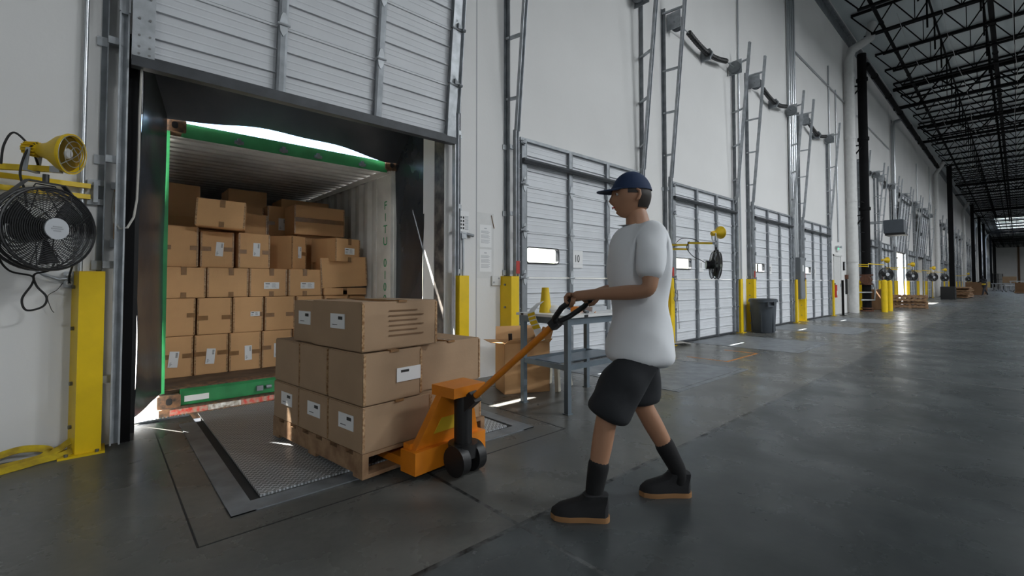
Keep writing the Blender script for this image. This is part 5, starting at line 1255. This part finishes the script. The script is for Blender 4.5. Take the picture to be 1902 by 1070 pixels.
# eyes, brows
for s in (-1, 1):
    e = hc + F * .080 + L * (s * .031) + U * .006; o = MB().lathe([(.001, -.010), (.007, -.007), (.010, 0), (.007, .007), (.001, .010)], n=12, c=e).build('eye', 'eye', t, smooth=True)
    MB().lathe([(.0005, -.004), (.004, 0), (.0005, .004)], n=10, c=e + F * .008 - V((0, 0, 0))).build('iris', 'ink', o)
    MB().tube([hc + F * .088 + L * (s * .015) + U * .026, hc + F * .086 + L * (s * .032) + U * .030, hc + F * .074 + L * (s * .048) + U * .026], .0035, 6).build('eyebrow', 'hair', t)
MB().tube([hc + F * .093 + L * .02 - U * .062, hc + F * .100 - U * .060, hc + F * .093 - L * .02 - U * .062], .0038, 6).build('mouth', 'redtag', t)
# hair: short fringe under the cap (shell)
def shell(latmin, latmax, k, name, m, cond=None):
    b = MB(); vs = []; fs = []; nr = 14
    for i in range(nr + 1):
        la = latmin + (latmax - latmin) * i / nr
        for j in range(nlo):
            p = headpt(la, 2 * PI * j / nlo); vs.append(hc + (p - hc) * k)
    for i in range(nr):
        for j in range(nlo):
            lon = (2 * PI * (j + .5) / nlo + PI) % (2 * PI) - PI; la = latmin + (latmax - latmin) * (i + .5) / nr
            if cond and not cond(la, lon): continue
            fs.append((i * nlo + j, i * nlo + (j + 1) % nlo, (i + 1) * nlo + (j + 1) % nlo, (i + 1) * nlo + j))
    b.add(vs, fs); return b
h = shell(-.55, .5, 1.035, 'hair', 'hair', lambda la, lon: abs(lon) > 1.75 or (abs(lon) > 1.25 and la > .05)); h.build('hair', 'hair', t, smooth=True)
cp = shell(.22, PI / 2, 1.10, 'cap', 'cap').build('cap', 'cap', t, smooth=True)
b = MB(); vs = []
for k in range(2):
    for i in range(9):
        a = -1.0 + 2.0 * i / 8; r0 = hc + (headpt(.24, a) - hc) * 1.08; r1 = r0 + F * (.075 * math.cos(a)) - U * .012; vs += [r0 + U * (k * .005), r1 + U * (k * .005)]
fs = []
for i in range(8): a = 2 * i; fs += [(a, a + 1, a + 3, a + 2), (18 + a, 18 + a + 2, 18 + a + 3, 18 + a + 1), (a + 1, 18 + a + 1, 18 + a + 3, a + 3)]
b.add(vs, fs); b.build('visor', 'cap', cp, smooth=True)
# clothes
sh = skinned([[(P(.02, 0, .71), (.215, .20)), (P(.01, 0, .82), (.21, .19)), (P(.0, 0, .97), (.182, .15)), (wst, (.182, .145)), (chs, (.195, .145)), (P(.01, 0, 1.37), (.15, .11)), (P(.012, 0, 1.45), (.082, .078))],
              [(chs, (.185, .135)), (P(.0, .19, 1.385), .078), (lerp(shL, elL, .45), .074), (lerp(shL, elL, .85), .078)],
              [(chs, (.185, .135)), (P(.02, -.19, 1.385), .078), (lerp(shR, elR, .45), .074), (lerp(shR, elR, .85), .078)]], 3)
def wrinkle(me, amp, fr):
    for v in me.vertices:
        n = v.normal; v.co += n * amp * (math.sin(v.co.z * fr + 3 * v.co.x * fr * .3) * .6 + math.sin(v.co.x * fr * 1.7 + v.co.z * fr * .6) * .4)
wrinkle(sh, .004, 34)
meshobj('t_shirt', sh, 'shirt', t)
so_ = skinned([[(P(0, 0, 1.0), (.13, .10)), (P(0, 0, .90), (.14, .115))], [(P(0, 0, .90), (.14, .115)), (P(.01, .09, .78), .10), (lerp(hL, kneeL, .55), .122), (lerp(hL, kneeL, .92), .120), (lerp(hL, kneeL, 1.06), .118)],
               [(P(0, 0, .90), (.14, .115)), (P(-.02, -.09, .78), .10), (lerp(hR, kneeR, .55), .122), (lerp(hR, kneeR, .92), .120), (lerp(hR, kneeR, 1.06), .118)]], 3)
wrinkle(so_, .005, 28); meshobj('shorts', so_, 'shorts', t)
for a, kn, nm in ((ankL, kneeL, 0), (ankR, kneeR, 1)):
    meshobj('sock', skinned([[(tuple(V(a) + F * .02 - U * .07), .034), (tuple(V(a) - U * .03), .042), (lerp(a, kn, .04), .047), (lerp(a, kn, .3), .054), (lerp(a, kn, .5), .061)]], 2), 'sock', t)
def shoe(heel, toe, lift=0):
    h = V(heel); tt = V(toe); d = (tt - h); ln = d.length; d.normalize(); sd = U.cross(d).normalized()
    def outline(k):
        pts = []
        for (u, w_) in ((0, .0), (.012, .017), (.04, .028), (.09, .036), (.2, .037), (.36, .036), (.52, .041), (.68, .048), (.82, .046), (.93, .034), (1, .0)):
            pts.append((u, w_))
        l = [h + d * (u * ln) + sd * (w_ * k) for u, w_ in pts]; r = [h + d * (u * ln) - sd * (w_ * k) for u, w_ in pts[1:-1]][::-1]
        return l + r
    o = outline(1.0); n = len(o)
    m = MB(); vs = [p + U * z for z in (0, .014, .026) for p in (outline(.96) if z == 0 else o)]
    fs = [tuple(range(n))[::-1], tuple(range(2 * n, 3 * n))]
    for k in (0, 1): fs += [(k * n + i, k * n + (i + 1) % n, (k + 1) * n + (i + 1) % n, (k + 1) * n + i) for i in range(n)]
    m.add(vs, fs); root_ = thing_part = bpy.data.objects.new('shoe', None)
    up = [] ; lv_ = ((.026, 1.0, 0, 1), (.05, .98, 0, .98), (.068, .90, .01, .90), (.082, .84, .015, .74), (.098, .84, .02, .56), (.115, .88, .02, .47), (.125, .88, .02, .45))
    m2 = MB(); vs = []; hm = h.lerp(h, 1)
    for (z, kw, inset, kl) in lv_:
        oo = outline(kw * .97)
        for p in oo:
            q = (p - h); uu = q.dot(d); nu = uu * kl + (.006 if uu < .02 else 0); vs.append(h + d * nu + sd * q.dot(sd) * (1 if kl > .9 else (1.0 if kl < .6 else 1)) + U * z)
    fs = [tuple(range(n))[::-1], tuple(range((len(lv_) - 1) * n, len(lv_) * n))]
    for k in range(len(lv_) - 1): fs += [(k * n + i, k * n + (i + 1) % n, (k + 1) * n + (i + 1) % n, (k + 1) * n + i) for i in range(n)]
    m2.add(vs, fs); s_ = m2.build('shoe', 'shoe', t, smooth=True); m.build('sole', 'gum', s_, smooth=True)
    lc = MB()
    for k in range(4): c = h + d * (ln * (.50 + .06 * k)) + U * (.098 - .009 * k); lc.tube([c - sd * .024 - U * .006, c + U * .003, c + sd * .024 - U * .006], .0025, 5)
    lc.build('laces', 'black', s_)
    return s_
hlL = V((1.853, -3.015, 0)) - rp; toL = V((1.665, -2.80, 0)) - rp
hlR = V(P(-.30, -.13, 0)); toR = V(P(-.02, -.14, 0))
shoe(hlL, toL); shoe(hlR, toR)
# distant worker
rf = V((56.3, -2.45, 0)); t, F, L, P = person(rf, (-.8, .6, 0), 'distant person in dark clothes with a yellow vest pocket striding across the far aisle')
ch2 = [[(P(0, 0, .95), (.16, .12)), (P(.05, 0, 1.2), (.18, .13)), (P(.1, 0, 1.45), .08), (P(.13, 0, 1.55), .06), (P(.15, 0, 1.66), .095), (P(.15, 0, 1.74), .06)],
       [(P(0, 0, .95), (.16, .12)), (P(.0, .1, .88), .1), (P(.2, .1, .5), .07), (P(.30, .1, .09), .05), (P(.42, .1, .04), .04)], [(P(0, 0, .95), (.16, .12)), (P(0, -.1, .88), .1), (P(-.15, -.1, .5), .07), (P(-.42, -.1, .12), .05), (P(-.33, -.1, .04), .04)],
       [(P(.05, 0, 1.2), (.18, .13)), (P(.07, .2, 1.4), .07), (P(.15, .26, 1.15), .05), (P(.38, .2, 1.15), .04)], [(P(.05, 0, 1.2), (.18, .13)), (P(.07, -.2, 1.4), .07), (P(.15, -.26, 1.15), .05), (P(.38, -.2, 1.15), .04)]]
meshobj('body', skinned(ch2, 2), 'navy', t)
meshobj('vest', skinned([[(P(.02, 0, .85), (.2, .15)), (P(.06, 0, 1.1), (.2, .15))]], 2), 'hivis', t)
